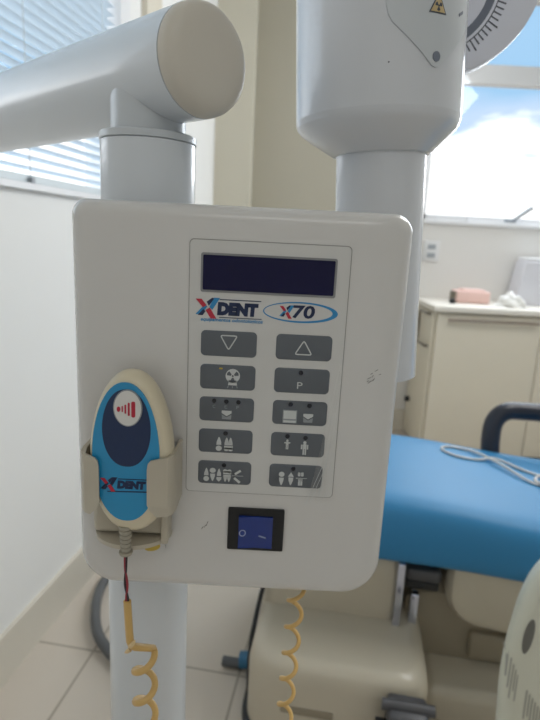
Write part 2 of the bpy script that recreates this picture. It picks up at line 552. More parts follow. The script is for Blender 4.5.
obj('logo_rule', bm, M['navy'], kp, 0)
obj('logo_caption', text_mesh('equipamentos odontologicos', 0.003, -0.0262, 1.1955, YL0, bold=0.02, shear=0.15, width=0.0405, height=0.0030), M['blue_ink'], kp, 0)
# model badge: a blue crescent ring round X70
bm = bmesh.new()
n = 48
o_, i_ = ellipse(0.0182, 1.2032, 0.0243, 0.0068, n), ellipse(0.0168, 1.2033, 0.0222, 0.0058, n)
vo = [bm.verts.new((x, YL0, z)) for x, z in o_]
vi = [bm.verts.new((x, YL0, z)) for x, z in i_]
for k in range(n):
    bm.faces.new((vo[k], vo[(k + 1) % n], vi[(k + 1) % n], vi[k]))
obj('badge_ring', bm, M['blue_ink'], kp, 0, 'blue oval ring, thicker at the right')
red, blue, navy = xmark(0.0090, 1.2032, 0.0090, 0.0088, YL0)
obj('badge_mark', red, M['red'], kp, 0, 'red strokes of the small crossed mark')
obj('badge_mark', blue, M['blue_ink'], kp, 0, 'blue strokes of the small crossed mark')
obj('badge_mark', navy, M['navy'], kp, 0, 'navy strokes of the small crossed mark')
obj('badge_number', text_mesh('70', 0.01, 0.0203, 1.2036, YL0, bold=0.03, shear=0.1, width=0.0145, height=0.0086), M['navy'], kp, 0)

# keys
KY0, KY1 = Y1 - 0.0006, Y1 + 0.0002
KI = KY0 - 0.0003
ROWS = [1.1801, 1.1574, 1.1349, 1.1121, 1.0889]
CL, CR = -0.0276, 0.0219
U = 0.000637                                                # one photo pixel on the panel
def key(cx, cz, label):
    def f(k): return rrect(cx - .0184 + .0006 * k, cx + .0184 - .0006 * k, cz - .0085 + .0006 * k, cz + .0085 - .0006 * k, (.003 - .0005 * k,) * 4, 6)
    return obj('keypad_button', soft_plate(bmesh.new(), f, KY0, KY1, 0.0005, 3), M['key'], cb, 40, label)
def leds(k, pts):
    for x, z in pts:
        obj('indicator_light', disc(bmesh.new(), x, z, .00155, .00155, KI, KY0 + .0001, 16), M['led'], k)
def tri_outline(cx, cz, w, h, up, t):
    """rounded triangle drawn as a line"""
    s = 1 if up else -1
    cs = [(cx - w / 2, cz - s * h / 2), (cx + w / 2, cz - s * h / 2), (cx, cz + s * h / 2)]
    r = w * 0.13
    pts = []
    for i in range(3):
        p, a, b = Vector(cs[i]), Vector(cs[i - 1]), Vector(cs[(i + 1) % 3])
        d1, d2 = (a - p).normalized(), (b - p).normalized()
        p0, p2 = p + d1 * r * 1.5, p + d2 * r * 1.5
        for k in range(6):
            q = k / 5
            pts.append((1 - q) ** 2 * p0 + 2 * q * (1 - q) * p + q * q * p2)
    bm = bmesh.new()
    c = Vector((cx, cz - s * h / 6))
    m = len(pts)
    vo = [bm.verts.new((p.x, KI, p.y)) for p in pts]
    vi = []
    for i in range(m):
        tng = (pts[(i + 1) % m] - pts[i - 1]).normalized()
        nn = Vector((-tng.y, tng.x))
        if nn.dot(c - pts[i]) < 0: nn = -nn
        q = pts[i] + nn * t
        vi.append(bm.verts.new((q.x, KI, q.y)))
    for i in range(m):
        j = (i + 1) % m
        bm.faces.new((vo[i], vo[j], vi[j], vi[i]))
    bmesh.ops.recalc_face_normals(bm, faces=bm.faces[:])
    return bm
# row 1: arrows
k = key(CL, ROWS[0], 'grey key with an outlined triangle pointing down')
obj('icon', tri_outline(CL - .0000, ROWS[0] + .0006, .0125, .0108, False, .0008), M['white_ink'], k, 0)
k = key(CR, ROWS[0], 'grey key with an outlined triangle pointing up')
obj('icon', tri_outline(CR - .0002, ROWS[0] + .0003, .0125, .0105, True, .0008), M['white_ink'], k, 0)
# row 2: radiation trigger / P
k = key(CL, ROWS[1], 'grey key with a trefoil symbol')
bm = bmesh.new()
cx, cz = CL + .0034, ROWS[1] + .0012
poly(bm, [(cx - .0024, cz - .0028), (cx + .0024, cz - .0028), (cx + .0030, cz - .0064), (cx - .0030, cz - .0064)][::-1], KI, KY0)
disc(bm, cx, cz, .0048, .0048, KI, KY0, 28)
obj('icon', bm, M['white_ink'], k, 0)
bm = bmesh.new()
for a in (30, 150, 270):
    pts = [(cx + .0013 * cos(rad(a - 24)), cz + .0013 * sin(rad(a - 24))), (cx + .0040 * cos(rad(a - 24)), cz + .0040 * sin(rad(a - 24))), (cx + .0043 * cos(rad(a)), cz + .0043 * sin(rad(a))),
           (cx + .0040 * cos(rad(a + 24)), cz + .0040 * sin(rad(a + 24))), (cx + .0013 * cos(rad(a + 24)), cz + .0013 * sin(rad(a + 24)))]
    poly(bm, pts, KI - .0001, KI + .0001)
disc(bm, cx, cz, .0007, .0007, KI - .0001, KI + .0001, 10)
obj('trefoil', bm, M['key'], k, 0)
bm = bmesh.new()
for i in (-1, 0, 1):
    bar2(bm, (cx + i * .0026, cz - .0068), (cx + i * .0034, cz - .0084), .0005, KI, KY0)
obj('ray_lines', bm, M['dim_ink'], k, 0)
obj('yellow_dash', nbox(CL - .0058, CL - .0036, KI, KY0, ROWS[1] + .0055, ROWS[1] + .0065), M['yellow_ink'], k, 0)
k = key(CR, ROWS[1], 'grey key marked with the letter P')
leds(k, [(CR - .0010, ROWS[1] + .0058)])
obj('icon', text_mesh('P', .006, CR - .0012, ROWS[1] - .0030, KI, width=.0036, height=.0046), M['white_ink'], k, 0)
# row 3: C E F with sensor / film and sensor
def envelope(cx, cz, s=1.0):
    bm = bmesh.new()
    poly(bm, [(cx - .0035 * s, cz + .0028 * s), (cx + .0035 * s, cz + .0028 * s), (cx + .0035 * s, cz + .0010 * s), (cx, cz - .0012 * s), (cx - .0035 * s, cz + .0010 * s)][::-1], KI, KY0)
    return bm
def envelope_low(cx, cz, s=1.0):
    bm = bmesh.new()
    poly(bm, [(cx - .0035 * s, cz + .0000 * s), (cx, cz - .0021 * s), (cx + .0035 * s, cz + .0000 * s), (cx + .0032 * s, cz - .0036 * s), (cx - .0032 * s, cz - .0036 * s)][::-1], KI, KY0)
    return bm
k = key(CL, ROWS[2], 'grey key with three indicator lights and small letters')
leds(k, [(CL - .0086, ROWS[2] + .0058), (CL - .0003, ROWS[2] + .0057), (CL + .0078, ROWS[2] + .0056)])
for s_, dx in (('C', -.0086), ('E', -.0005), ('F', .0075)):
    obj('letter', text_mesh(s_, .003, CL + dx, ROWS[2] + .0020, KI, width=.0018, height=.0022), M['dim_ink'], k, 0)
obj('icon', envelope(CL + .0001, ROWS[2] - .0034, .95), M['white_ink'], k, 0)
obj('icon', envelope_low(CL + .0001, ROWS[2] - .0034, .95), M['dim_ink'], k, 0)
k = key(CR, ROWS[2], 'grey key with a screen icon and an envelope icon')
leds(k, [(CR - .0065, ROWS[2] + .0060), (CR + .0062, ROWS[2] + .0057)])
bm = bmesh.new()
box(bm, CR - .0108, CR - .0024, KI, KY0, ROWS[2] - .0042, ROWS[2] + .0014)
obj('icon', bm, M['white_ink'], k, 0)
bm = bmesh.new()
box(bm, CR - .0114, CR - .0018, KI + .0001, KY0, ROWS[2] - .0072, ROWS[2] + .0020)
obj('icon', bm, M['dim_ink'], k, 0)
bm = bmesh.new()
box(bm, CR - .0108, CR - .0024, KI, KY0, ROWS[2] - .0068, ROWS[2] - .0054)
obj('icon', bm, M['white_ink'], k, 0)
obj('icon', envelope(CR + .0058, ROWS[2] - .0028, .95), M['white_ink'], k, 0)
obj('icon', envelope_low(CR + .0058, ROWS[2] - .0028, .95), M['dim_ink'], k, 0)
# teeth
def root_shape(cx, z0, z1, w):
    """tapered root, wide at z0 and pointed at z1"""
    h = z1 - z0
    return [(cx - w / 2, z0), (cx - w * .46, z0 + h * .35), (cx - w * .25, z0 + h * .75), (cx - w * .08, z1), (cx + w * .08, z1), (cx + w * .25, z0 + h * .75), (cx + w * .46, z0 + h * .35), (cx + w / 2, z0)]
def single_tooth(bm, cx, cz, w, h, up, crown='round'):
    s = 1 if up else -1
    zs = cz - s * h * .12
    p = root_shape(cx, zs + s * h * .06, cz + s * h * .5, w * .85)
    poly(bm, p if not up else p[::-1], KI, KY0)
    if crown == 'round':
        disc(bm, cx, cz - s * h * .32, w * .52, h * .19, KI, KY0, 20)
    else:
        q = [(cx - w * .5, zs - s * h * .04), (cx + w * .5, zs - s * h * .04), (cx + w * .5, zs - s * h * .2), (cx, cz - s * h * .5), (cx - w * .5, zs - s * h * .2)]
        poly(bm, q if up else q[::-1], KI, KY0)
def molar(bm, cx, cz, w, h, up):
    s = 1 if up else -1
    zs = cz - s * h * .08
    for d in (-1, 1):
        p = root_shape(cx + d * w * .23, zs + s * h * .18, cz + s * h * .5, w * .44)
        poly(bm, p, KI, KY0)
    z_a, z_b = sorted((zs + s * h * .03, zs + s * h * .22))
    box(bm, cx - w * .47, cx + w * .47, KI, KY0, z_a, z_b)
    for d in (-1, 1):
        disc(bm, cx + d * w * .25, zs - s * h * .28, w * .28, h * .14, KI, KY0, 16)
    z_a, z_b = sorted((zs - s * h * .03, zs - s * h * .28))
    box(bm, cx - w * .5, cx + w * .5, KI, KY0, z_a, z_b)
k = key(CL, ROWS[3], 'grey key with two tooth icons')
leds(k, [(CL - .0002, ROWS[3] + .0058)])
bm = bmesh.new(); single_tooth(bm, CL - .0045, ROWS[3] - .0020, .0040, .0098, True); obj('tooth_icon', bm, M['white_ink'], k, 0)
bm = bmesh.new(); molar(bm, CL + .0021, ROWS[3] - .0021, .0058, .0098, True); obj('tooth_icon', bm, M['white_ink'], k, 0)
k = key(CR, ROWS[3], 'grey key with a child figure and an adult figure')
leds(k, [(CR - .0074, ROWS[3] + .0060), (CR + .0050, ROWS[3] + .0054)])
def figure(cx, cz, s, m, arms):
    bm = bmesh.new()
    disc(bm, cx, cz + .0038 * s, .0011 * s, .0011 * s, KI, KY0, 14)
    box(bm, cx - .0012 * s, cx + .0012 * s, KI, KY0, cz - .0008 * s, cz + .0026 * s)
    for d in (-1, 1):
        box(bm, cx + d * .0007 * s - .0005 * s, cx + d * .0007 * s + .0005 * s, KI, KY0, cz - .0050 * s, cz - .0006 * s)
        if arms:
            box(bm, cx + d * .0020 * s - .0005 * s, cx + d * .0020 * s + .0005 * s, KI, KY0, cz - .0010 * s, cz + .0022 * s)
        else:
            box(bm, cx + d * .0018 * s - .0010 * s, cx + d * .0018 * s + .0010 * s, KI, KY0, cz + .0009 * s, cz + .0021 * s)
    return bm
obj('child_icon', figure(CR - .0072, ROWS[3] + .0002, .72, M, False), M['white_ink'], k, 0)
obj('adult_icon', figure(CR + .0048, ROWS[3] - .0018, 1.0, M, True), M['white_ink'], k, 0)
k = key(CL, ROWS[4], 'grey key with four tooth icons and angled strokes')
leds(k, [(CL - .0005, ROWS[4] + .0056)])
bm = bmesh.new(); single_tooth(bm, CL - .0126, ROWS[4] - .0018, .0037, .0095, True); obj('tooth_icon', bm, M['white_ink'], k, 0)
bm = bmesh.new(); single_tooth(bm, CL - .0082, ROWS[4] - .0016, .0040, .0095, False); obj('tooth_icon', bm, M['white_ink'], k, 0)
bm = bmesh.new(); single_tooth(bm, CL - .0038, ROWS[4] - .0019, .0034, .0095, True, 'point'); obj('tooth_icon', bm, M['white_ink'], k, 0)
bm = bmesh.new(); molar(bm, CL + .0019, ROWS[4] - .0019, .0056, .0092, False); obj('tooth_icon', bm, M['white_ink'], k, 0)
bm = bmesh.new()
bar2(bm, (CL + .0072, ROWS[4] - .0006), (CL + .0112, ROWS[4] + .0022), .0015, KI, KY0)
bar2(bm, (CL + .0068, ROWS[4] - .0034), (CL + .0108, ROWS[4] - .0068), .0016, KI, KY0)
bar2(bm, (CL + .0052, ROWS[4] - .0018), (CL + .0130, ROWS[4] - .0018), .0003, KI, KY0)
obj('stroke_icon', bm, M['white_ink'], k, 0)
k = key(CR, ROWS[4], 'grey key with two teeth and a filling icon, under the peeling film')
leds(k, [(CR - .0020, ROWS[4] + .0056)])
bm = bmesh.new(); single_tooth(bm, CR - .0098, ROWS[4] - .0020, .0038, .0098, False); obj('tooth_icon', bm, M['white_ink'], k, 0)
bm = bmesh.new()
poly(bm, [(CR - .0053, ROWS[4] - .0004), (CR - .0013, ROWS[4] - .0004), (CR - .0033, ROWS[4] + .0030)], KI, KY0)
p = root_shape(CR - .0033, ROWS[4] - .0010, ROWS[4] - .0066, .0034)
poly(bm, p, KI, KY0)
obj('tooth_icon', bm, M['white_ink'], k, 0)
bm = bmesh.new()
for d in (-1, 1):
    box(bm, CR + .0034 + d * .0011 - .0009, CR + .0034 + d * .0011 + .0009, KI, KY0, ROWS[4] + .0004, ROWS[4] + .0032, .0005)
    box(bm, CR + .0034 + d * .0008 - .0007, CR + .0034 + d * .0008 + .0007, KI, KY0, ROWS[4] - .0066, ROWS[4] - .0024)
bar2(bm, (CR + .0002, ROWS[4] - .0012), (CR + .0078, ROWS[4] - .0012), .0003, KI, KY0)
box(bm, CR + .0018, CR + .0050, KI, KY0, ROWS[4] - .0030, ROWS[4] - .0020)
obj('tooth_icon', bm, M['white_ink'], k, 0)

# transparent film peeling at the lower right corner of the panel
bm = bmesh.new()
rows = []
for i in range(13):
    t = i / 12
    zc = 1.0705 + t * 0.100
    x0 = 0.0295 + 0.0165 * t ** 0.8
    x1 = 0.0425 + 0.0065 * t
    rows.append([(x0 + (x1 - x0) * j / 10, KI - 0.0012 - 0.0006 * sin(j * 1.7 + i * .4) * (1 - t * .6), zc) for j in range(11)])
loft(bm, rows, False, False, closed=False)
obj('peeling_film', bm, M['film'], cb, 60, 'thin clear film lifting at the keypad corner')
bm = bmesh.new()
for a, b in (((.0300, 1.0700), (.0405, 1.1010)), ((.0330, 1.0720), (.0425, 1.1000)), ((.0385, 1.0760), (.0440, 1.1160))):
    bar2(bm, a, b, .0003, KI - .0020, KI - .0019)
obj('film_crease', bm, M['white_ink'], cb, 0)

# rocker switch
rs = obj('rocker_switch', plate(bmesh.new(), rrect(-0.0240, 0.0158, 1.0304, 1.0627, (.001,) * 4), YP - 0.0016, YP + .001), M['black'], cb, label='black framed blue power rocker switch')
bm = bmesh.new()
xa, xb, za, zb = -0.0162, 0.0078, 1.0330, 1.0572
loft(bm, [[(xa, YP - .0045, za), (xa, YP - .0045, zb), (xa, YP, zb), (xa, YP, za)],
          [((xa + xb) / 2, YP - .0026, za), ((xa + xb) / 2, YP - .0026, zb), ((xa + xb) / 2, YP, zb), ((xa + xb) / 2, YP, za)],
          [(xb, YP - .0030, za), (xb, YP - .0030, zb), (xb, YP, zb), (xb, YP, za)]])
obj('rocker', bm, M['rocker'], rs, 20, 'blue rocker')
def rock_y(x):
    return YP - (.0045 - (x - xa) / ((xb - xa) / 2) * .0019) if x < (xa + xb) / 2 else YP - .0027
bm = bmesh.new()
n = 24
ring_o, ring_i = ellipse(-0.0133, 1.0450, .0024, .0026, n), ellipse(-0.0133, 1.0450, .0017, .0019, n)
vo = [bm.verts.new((x, rock_y(x) - .0002, z)) for x, z in ring_o]
vi = [bm.verts.new((x, rock_y(x) - .0002, z)) for x, z in ring_i]
for i in range(n):
    bm.faces.new((vo[i], vo[(i + 1) % n], vi[(i + 1) % n], vi[i]))
obj('off_mark', bm, M['rocker_ink'], rs, 0)
obj('on_mark', bar2(bmesh.new(), (-.0018, 1.0428), (.0034, 1.0413), .0008, YP - .0033, YP - .0025), M['rocker_ink'], rs, 0)

# yellowed screw plug below the cradle, and two scuffs
pl = obj('screw_plug', disc(bmesh.new(), -0.0768, 1.0282, .0088, .0062, YP - .0018, YP + .001, 28, rad(8)), M['housing'], cb, label='white plug stained yellow')
obj('stain', disc(bmesh.new(), -0.0775, 1.0290, .0058, .0030, YP - .0021, YP - .0015, 20, rad(15)), M['yellow'], pl)
bm = bmesh.new()
for i in range(9):
    x = 0.0650 + random.random() * .008
    z = 1.1590 + (x - .065) * .9 + random.uniform(-.003, .003)
    xx, zz = x + random.uniform(.001, .003), z + random.uniform(.0008, .002)
    if i % 2: x, xx = x - .001, xx - .001
    d = 0.013 * (1 - math.sqrt(max(0, 1 - ((xx - .0645) / .024) ** 2)))
    bar2(bm, (x, z), (xx, zz), .00028, YP + d - .0003, YP + d + .0006)
obj('scuff_mark', bm, M['scuff'], cb, 0)
bm = bmesh.new()
for z0, z1, x in ((1.0468, 1.0505, -.0395), (1.0440, 1.0462, -.0428), (1.0455, 1.0475, -.0410)):
    bar2(bm, (x, z0), (x + .0012, z1), .0004, YP - .0001, YP + .0004)
obj('scuff_mark', bm, M['scuff'], cb, 0)

# cradle that holds the handset
cr = obj('handset_cradle', None or nbox(-0.1170, -0.0650, 0.3385, 0.3506, 1.0440, 1.1100, .004), M['cradle'], cb)
def jaw(s, x_out, x_in):
    """a C shaped side jaw wrapping the handset edge"""
    bm = bmesh.new()
    zt_out, zt_in, zb = 1.1122, 1.1095, 1.0772
    rings = []
    secs = [(x_out, 0.349), (x_out, 0.328), (x_out - s * .0010, 0.3205), (x_out - s * .0040, 0.3168), (x_in, 0.3150), (x_in + s * .0002, 0.3168), (x_out - s * .0045, 0.3190), (x_out - s * .0025, 0.3285), (x_out - s * .0025, 0.349)]
    for z, sh in ((zb - .006, .0060), (zb - .002, .0022), (zb + .002, 0.0), (zt_in - .006, 0), (zt_in - .002, .0006), (zt_in, .002)):
        ring = []
        for i, (x, y) in enumerate(secs):
            fr = abs(x - x_out) / abs(x_in - x_out)
            zz = z
            if z >= zt_in - .003:
                zz = z + (1 - fr) * (zt_out - zt_in) * (1 + (0.349 - y) * -0.0)
            if z < zb:
                zz = z - (1 - fr) * 0 
            xx = x if fr < 0.35 else x + s * sh
            ring.append((xx, y, zz))
        rings.append(ring)
    return loft(bm, rings)
obj('cradle_jaw', jaw(-1, -0.1180, -0.1042), M['cradle'], cr, 40)
obj('cradle_jaw', jaw(1, -0.0570, -0.0738), M['cradle'], cr, 40)
# bottom tray with a notch for the cord
tr_out = []
for i in range(25):
    a = PI + PI * i / 24
    tr_out.append((-0.0905 + .0268 * cos(a) * (1 if abs(cos(a)) < .99 else 1), 0.3500 + .0235 * sin(a) * (1.0)))
def tray(z0, z1, g):
    pts = []
    for x, y in tr_out:
        pts.append((x, y))
    notch = [(-0.0890 + .0062 * cos(a), 0.3270 + .0 + .0062 * sin(a)) for a in [PI * i / 8 for i in range(9)]]
    return loft(bmesh.new(), [[(x * 1, y, z0) for x, y in pts], [(x, y, z0 + .0012) for x, y in pts], [(x, y, z1) for x, y in pts]])
obj('cradle_tray', tray(1.0395, 1.0425, 0), M['cradle'], cr, 40)
obj('cradle_post', nbox(-0.0690, -0.0640, 0.334, 0.350, 1.0400, 1.0720, .0015), M['cradle'], cr, 40)

# ------------------------------------------------------------------ handset
hs = thing('exposure_handset', 'cream oval hand trigger with blue face resting in the side cradle', 'hand control', (-0.0893, 0.330, 1.049))
HX, HZ = -0.0862, 1.1097
def egg(a, b, cx=HX, cz=HZ, k=0.06, n=56, dz=0.0):
    out = []
    for i in range(n):
        t = 2 * PI * i / n
        c, s = cos(t), sin(t)
        out.append((cx + a * (abs(c) ** 0.92) * (1 if c >= 0 else -1) * (1 - k * s), cz + dz + b * s))
    return out
prof = [(0.72, 0.3384), (0.88, 0.3375), (0.965, 0.3355), (1.0, 0.3320), (1.0, 0.3290), (0.985, 0.3258), (0.945, 0.3228), (0.89, 0.3208), (0.84, 0.3200)]
bm = bmesh.new()
loft(bm, [[(x, y, z) for x, z in egg(.0270 * f, .0550 - (1 - f) * .036)] for f, y in prof])
obj('handset_body', bm, M['cream'], hs, 50)
FX, FZ = -0.0880, 1.1122
YH = 0.3200
fp = obj('face_plate', plate(bmesh.new(), egg(.0213, .0466, FX, FZ, .05), YH - .0010, YH + .0005), M['cyan'], hs, 40, 'glossy blue oval face')
obj('navy_oval', plate(bmesh.new(), egg(.0152, .0255, FX + .0006, FZ + .0168, .04), YH - .0013, YH), M['oval'], fp, 40)
bt = obj('trigger_button', plate(bmesh.new(), ellipse(FX + .0018, FZ + .0305, .0090, .0119, 40), YH - .0022, YH), M['dim_ink'], hs, 40, 'white oval button with red emission bars')
obj('button_face', plate(bmesh.new(), ellipse(FX + .0018, FZ + .0305, .0083, .0112, 40), YH - .0025, YH - .0015), M['btn'], bt, 40)
bx, bz = FX + .0018, FZ + .0302
bm = bmesh.new()
disc(bm, bx - .0055, bz - .0004, .0011, .0017, YH - .0028, YH - .0024, 14)
for i, (dx, hh, w) in enumerate(((-.0032, .0019, .0008), (-.0013, .0029, .0010), (.0008, .0042, .0012), (.0036, .0051, .0024))):
    plate(bm, rrect(bx + dx - w / 2, bx + dx + w / 2, bz - hh - .0002, bz + hh - .0002, (w * .4,) * 4, 3), YH - .0028, YH - .0024)
obj('emission_bars', bm, M['red'], bt, 0)
lz = FZ - .0218
red, blue, navy = xmark(FX - .0112, lz + .0004, .0105, .0098, YH - .0013)
obj('logo_mark', red, M['red'], fp, 0)
obj('logo_mark', blue, M['navy'], fp, 0)
obj('logo_mark', navy, M['oval'], fp, 0)
obj('logo_lettering', text_mesh('DENT', .01, FX + .0036, lz + .0006, YH - .0013, bold=.085, shear=.10, width=.0186, height=.0056), M['oval'], fp, 0)
bm = bmesh.new()
bar2(bm, (FX - .0050, lz + .0044), (FX + .0148, lz + .0046), .0005, YH - .0013, YH - .0009)
bar2(bm, (FX - .0120, lz - .0046), (FX + .0150, lz - .0038), .0007, YH - .0013, YH - .0009)
obj('logo_rule', bm, M['oval'], fp, 0)
# ribbed strain relief
bm = bmesh.new()
prof = []
z = 1.0600
for i in range(6):
    r = .0045 - .0002 * i
    prof += [(r, z), (r, z - .0020), (r - .0008, z - .0023), (r - .0008, z - .0029)]
    z -= .0032
prof += [(.0044, z), (.0046, z - .0008), (.0041, z - .0022), (.0018, z - .0026)]
lathe(bm, prof[::-1], Matrix.Translation((-0.0898, 0.3235, 0)), 24)
zs_end = z - .0026
obj('strain_relief', bm, M['relief'], hs, 30)

# ------------------------------------------------------------------ coiled cord
cd = thing('coiled_cord', 'yellowed coiled cable hanging from the handset and looping up under the control box', 'cable', (-0.03, 0.345, 0.56))
def w_path(dx):
    return spline([(-0.0899 + dx * .6, 0.3235, zs_end + .002), (-0.0900 + dx * .2, 0.3230, 1.027), (-0.0897 - dx * .8, 0.3228, 1.016), (-0.0890 + dx * .6, 0.3225, 1.005), (-0.0886 + dx * .4, 0.3222, .996)], 8)
obj('exposed_wire', tube(bmesh.new(), w_path(-.0011), .00085, 8), M['wire_r'], cd, label='thin red wire bared of its sheath')
obj('exposed_wire', tube(bmesh.new(), w_path(.0010), .00085, 8), M['wire_k'], cd, label='thin dark wire bared of its sheath')
# centre line: down, across below the picture, up to the box underside
cen = spline([(-0.0792, 0.330, .9600), (-0.0785, 0.3305, .90), (-0.077, 0.333, .80), (-0.064, 0.338, .66), (-0.025, 0.350, .585), (0.012, 0.362, .66), (0.0245, 0.372, .80), (0.0283, 0.379, .90), (0.0310, 0.382, .9890)], 60)
L = [0.0]
for a, b in zip(cen, cen[1:]): L.append(L[-1] + (b - a).length)
tot = L[-1]
pts, rr = [], []
for p in ((-0.0889, 0.3222, 1.0035), (-0.0884, 0.3221, .993), (-0.0878, 0.3220, .981), (-0.0872, 0.3220, .972), (-0.0862, 0.3222, .9685), (-0.0840, 0.3226, .9670)):
    pts.append(Vector(p)); rr.append(.0027)
turns0 = 0
ph = 0.0
N = 2600
jj = 0
phases = []
s_prev = 0
for i in range(N + 1):
    s = tot * i / N
    f = s / tot
    pitch = .0262 if f < .25 else (.0262 - (f - .25) / .5 * .0022 if f < .75 else .0240)
    ph += (s - s_prev) / pitch * 2 * PI
    s_prev = s
    while jj < len(L) - 2 and L[jj + 1] < s: jj += 1
    q = (s - L[jj]) / max(1e-9, L[jj + 1] - L[jj])
    c = cen[jj].lerp(cen[jj + 1], min(1, max(0, q)))
    t = (cen[min(jj + 1, len(cen) - 1)] - cen[max(jj - 1, 0)]).normalized()
    # frame: e1 roughly to the right, e2 away from the viewer
    e2 = Vector((0, 1, 0)); e2 = (e2 - t * e2.dot(t)).normalized()
    e1 = t.cross(e2) if t.z < 0 else t.cross(e2)
    rad_c = .0072 - .0013 * min(1, max(0, (f - .4) / .4))
    a = ph - 1.5
    off = e1 * (rad_c * cos(a)) + e2 * (-rad_c * sin(a))
    if i % 4 == 0 and i > 8:
        pts.append(c + off); rr.append(.00245 - .00065 * min(1, max(0, (f - .4) / .4)))
# blend the first points smoothly
obj('coil', tube(bmesh.new(), pts, rr, 10), M['cord'], cd, 60)
bm = bmesh.new()
tube(bm, [(-.0868, .3205, .9692), (-.0846, .3196, .9722), (-.0830, .3200, .9746)], [.0019, .0016, .0004], 8)
tube(bm, [(-.0866, .3200, .9670), (-.0888, .3198, .9652), (-.0905, .3200, .9640)], [.0018, .0014, .0003], 8)
obj('torn_sheath', bm, M['cord_pale'], cd, label='torn pale flap of cable sheath')
obj('cord_grommet', lathe(bmesh.new(), [(.0050, .984), (.0058, .988), (.0058, .9925)], Matrix.Translation((0.0345, 0.379, 0)), 20), M['black'], cb)

# ------------------------------------------------------------------ support column
PX, PY, PR = -0.1028, 0.4465, 0.0360
sc = thing('support_column', 'upright white column standing behind the control box', 'column', (PX, PY, 0))
T = Matrix.Translation((PX, PY, 0))
obj('column_pole', lathe(bmesh.new(), [(PR - .001, .03), (PR, .04), (PR, 1.150)], T, 72), M['pole'], sc, 40)
obj('column_sleeve', lathe(bmesh.new(), [(PR - .0004, 1.150), (PR + .0005, 1.151), (PR + .0005, 1.3152), (PR - .0005, 1.3158)], T, 72), M['pole'], sc, 40)
obj('collar_ring', lathe(bmesh.new(), [(PR + .0002, 1.3159), (PR + .0010, 1.3164), (PR + .0010, 1.3208), (PR + .0001, 1.3216)], T, 72), M['neck'], sc, 40, 'grey-white ring at the column top')
obj('column_foot', lathe(bmesh.new(), [(.17, 0), (.172, .006), (.168, .020), (.15, .030), (.045, .034), (.040, .05)], T, 64), M['pole'], sc, 40)

# ------------------------------------------------------------------ support arm
capc = Vector((-0.0530, 0.4080, 1.3665))
far = Vector((-0.3080, 0.635, 1.3655))
d = (far - capc).normalized()
side = d.cross(Vector((0, 0, 1))).normalized()
upv = side.cross(d)
TA = Matrix(((side.x, upv.x, d.x, capc.x), (side.y, upv.y, d.y, capc.y), (side.z, upv.z, d.z, capc.z), (0, 0, 0, 1)))
AR = 0.0368
sa = thing('support_arm', 'thick white tube arm with ivory end cap resting on the column top', 'support arm', (PX, PY, 1.325))
obj('arm_tube', lathe(bmesh.new(), [(AR, .0085), (AR, .63), (AR - .002, .64)], TA, 80), M['pole'], sa, 40)
obj('end_cap', lathe(bmesh.new(), [(AR - .017, -.0066), (AR - .0095, -.0060), (AR - .0050, -.0042), (AR - .0020, -.0012), (AR - .0005, .0030), (AR - .0003, .0080)][::1], TA, 80), M['cap'], sa, 40, 'domed ivory end cap')
obj('pivot_neck', lathe(bmesh.new(), [(.0285, 1.3217), (.0285, 1.350)], T, 48), M['neck'], sa, 40)
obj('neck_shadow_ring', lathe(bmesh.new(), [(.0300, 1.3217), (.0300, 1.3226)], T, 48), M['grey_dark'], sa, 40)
# wall bracket end of the arm, outside the picture
elb = capc + d * .62
obj('elbow_joint', lathe(bmesh.new(), [(.046, elb.z - .06), (.048, elb.z - .055), (.048, elb.z + .055), (.046, elb.z + .06)], Matrix.Translation((elb.x, elb.y, 0)), 48), M['pole'], sa, 40)

# ------------------------------------------------------------------ x-ray head
HXc, HYc, HR = 0.0815, 0.500, 0.0692
xh = thing('x_ray_tube_housing', 'white cylindrical x-ray head pointing its aiming tube down behind the box', 'x-ray head', (HXc, HYc, 1.128))
TH = Matrix.Translation((HXc, HYc, 0))
obj('head_housing', lathe(bmesh.new(), [(HR, 1.3500), (HR, 1.640), (HR - .006, 1.655), (HR - .02, 1.660)], TH, 96), M['head'], xh, 40)
CXc, PR2 = HXc + .0045, 0.0385
bm = bmesh.new()
rings = []
for rr_, z_, dx in ((PR2 + .001, 1.3225, .0045), (PR2 + .003, 1.3230, .0045), (HR - .0105, 1.3360, .0012), (HR - .0038, 1.3415, .0004), (HR - .0010, 1.3455, 0), (HR, 1.3500, 0)):
    rings.append([(HXc + dx + rr_ * cos(2 * PI * i / 96), HYc + rr_ * sin(2 * PI * i / 96), z_) for i in range(96)])
obj('head_cone', loft(bm, rings), M['head'], xh, 25)
obj('aiming_tube', lathe(bmesh.new(), [(PR2 - .003, 1.1285), (PR2, 1.1285), (PR2, 1.326)], Matrix.Translation((CXc, HYc, 0)), 80), M['head'], xh, 40)
obj('tube_seam', lathe(bmesh.new(), [(PR2 + .0004, 1.3215), (PR2 + .0004, 1.3230)], Matrix.Translation((CXc, HYc, 0)), 64), M['neck'], xh, 40)
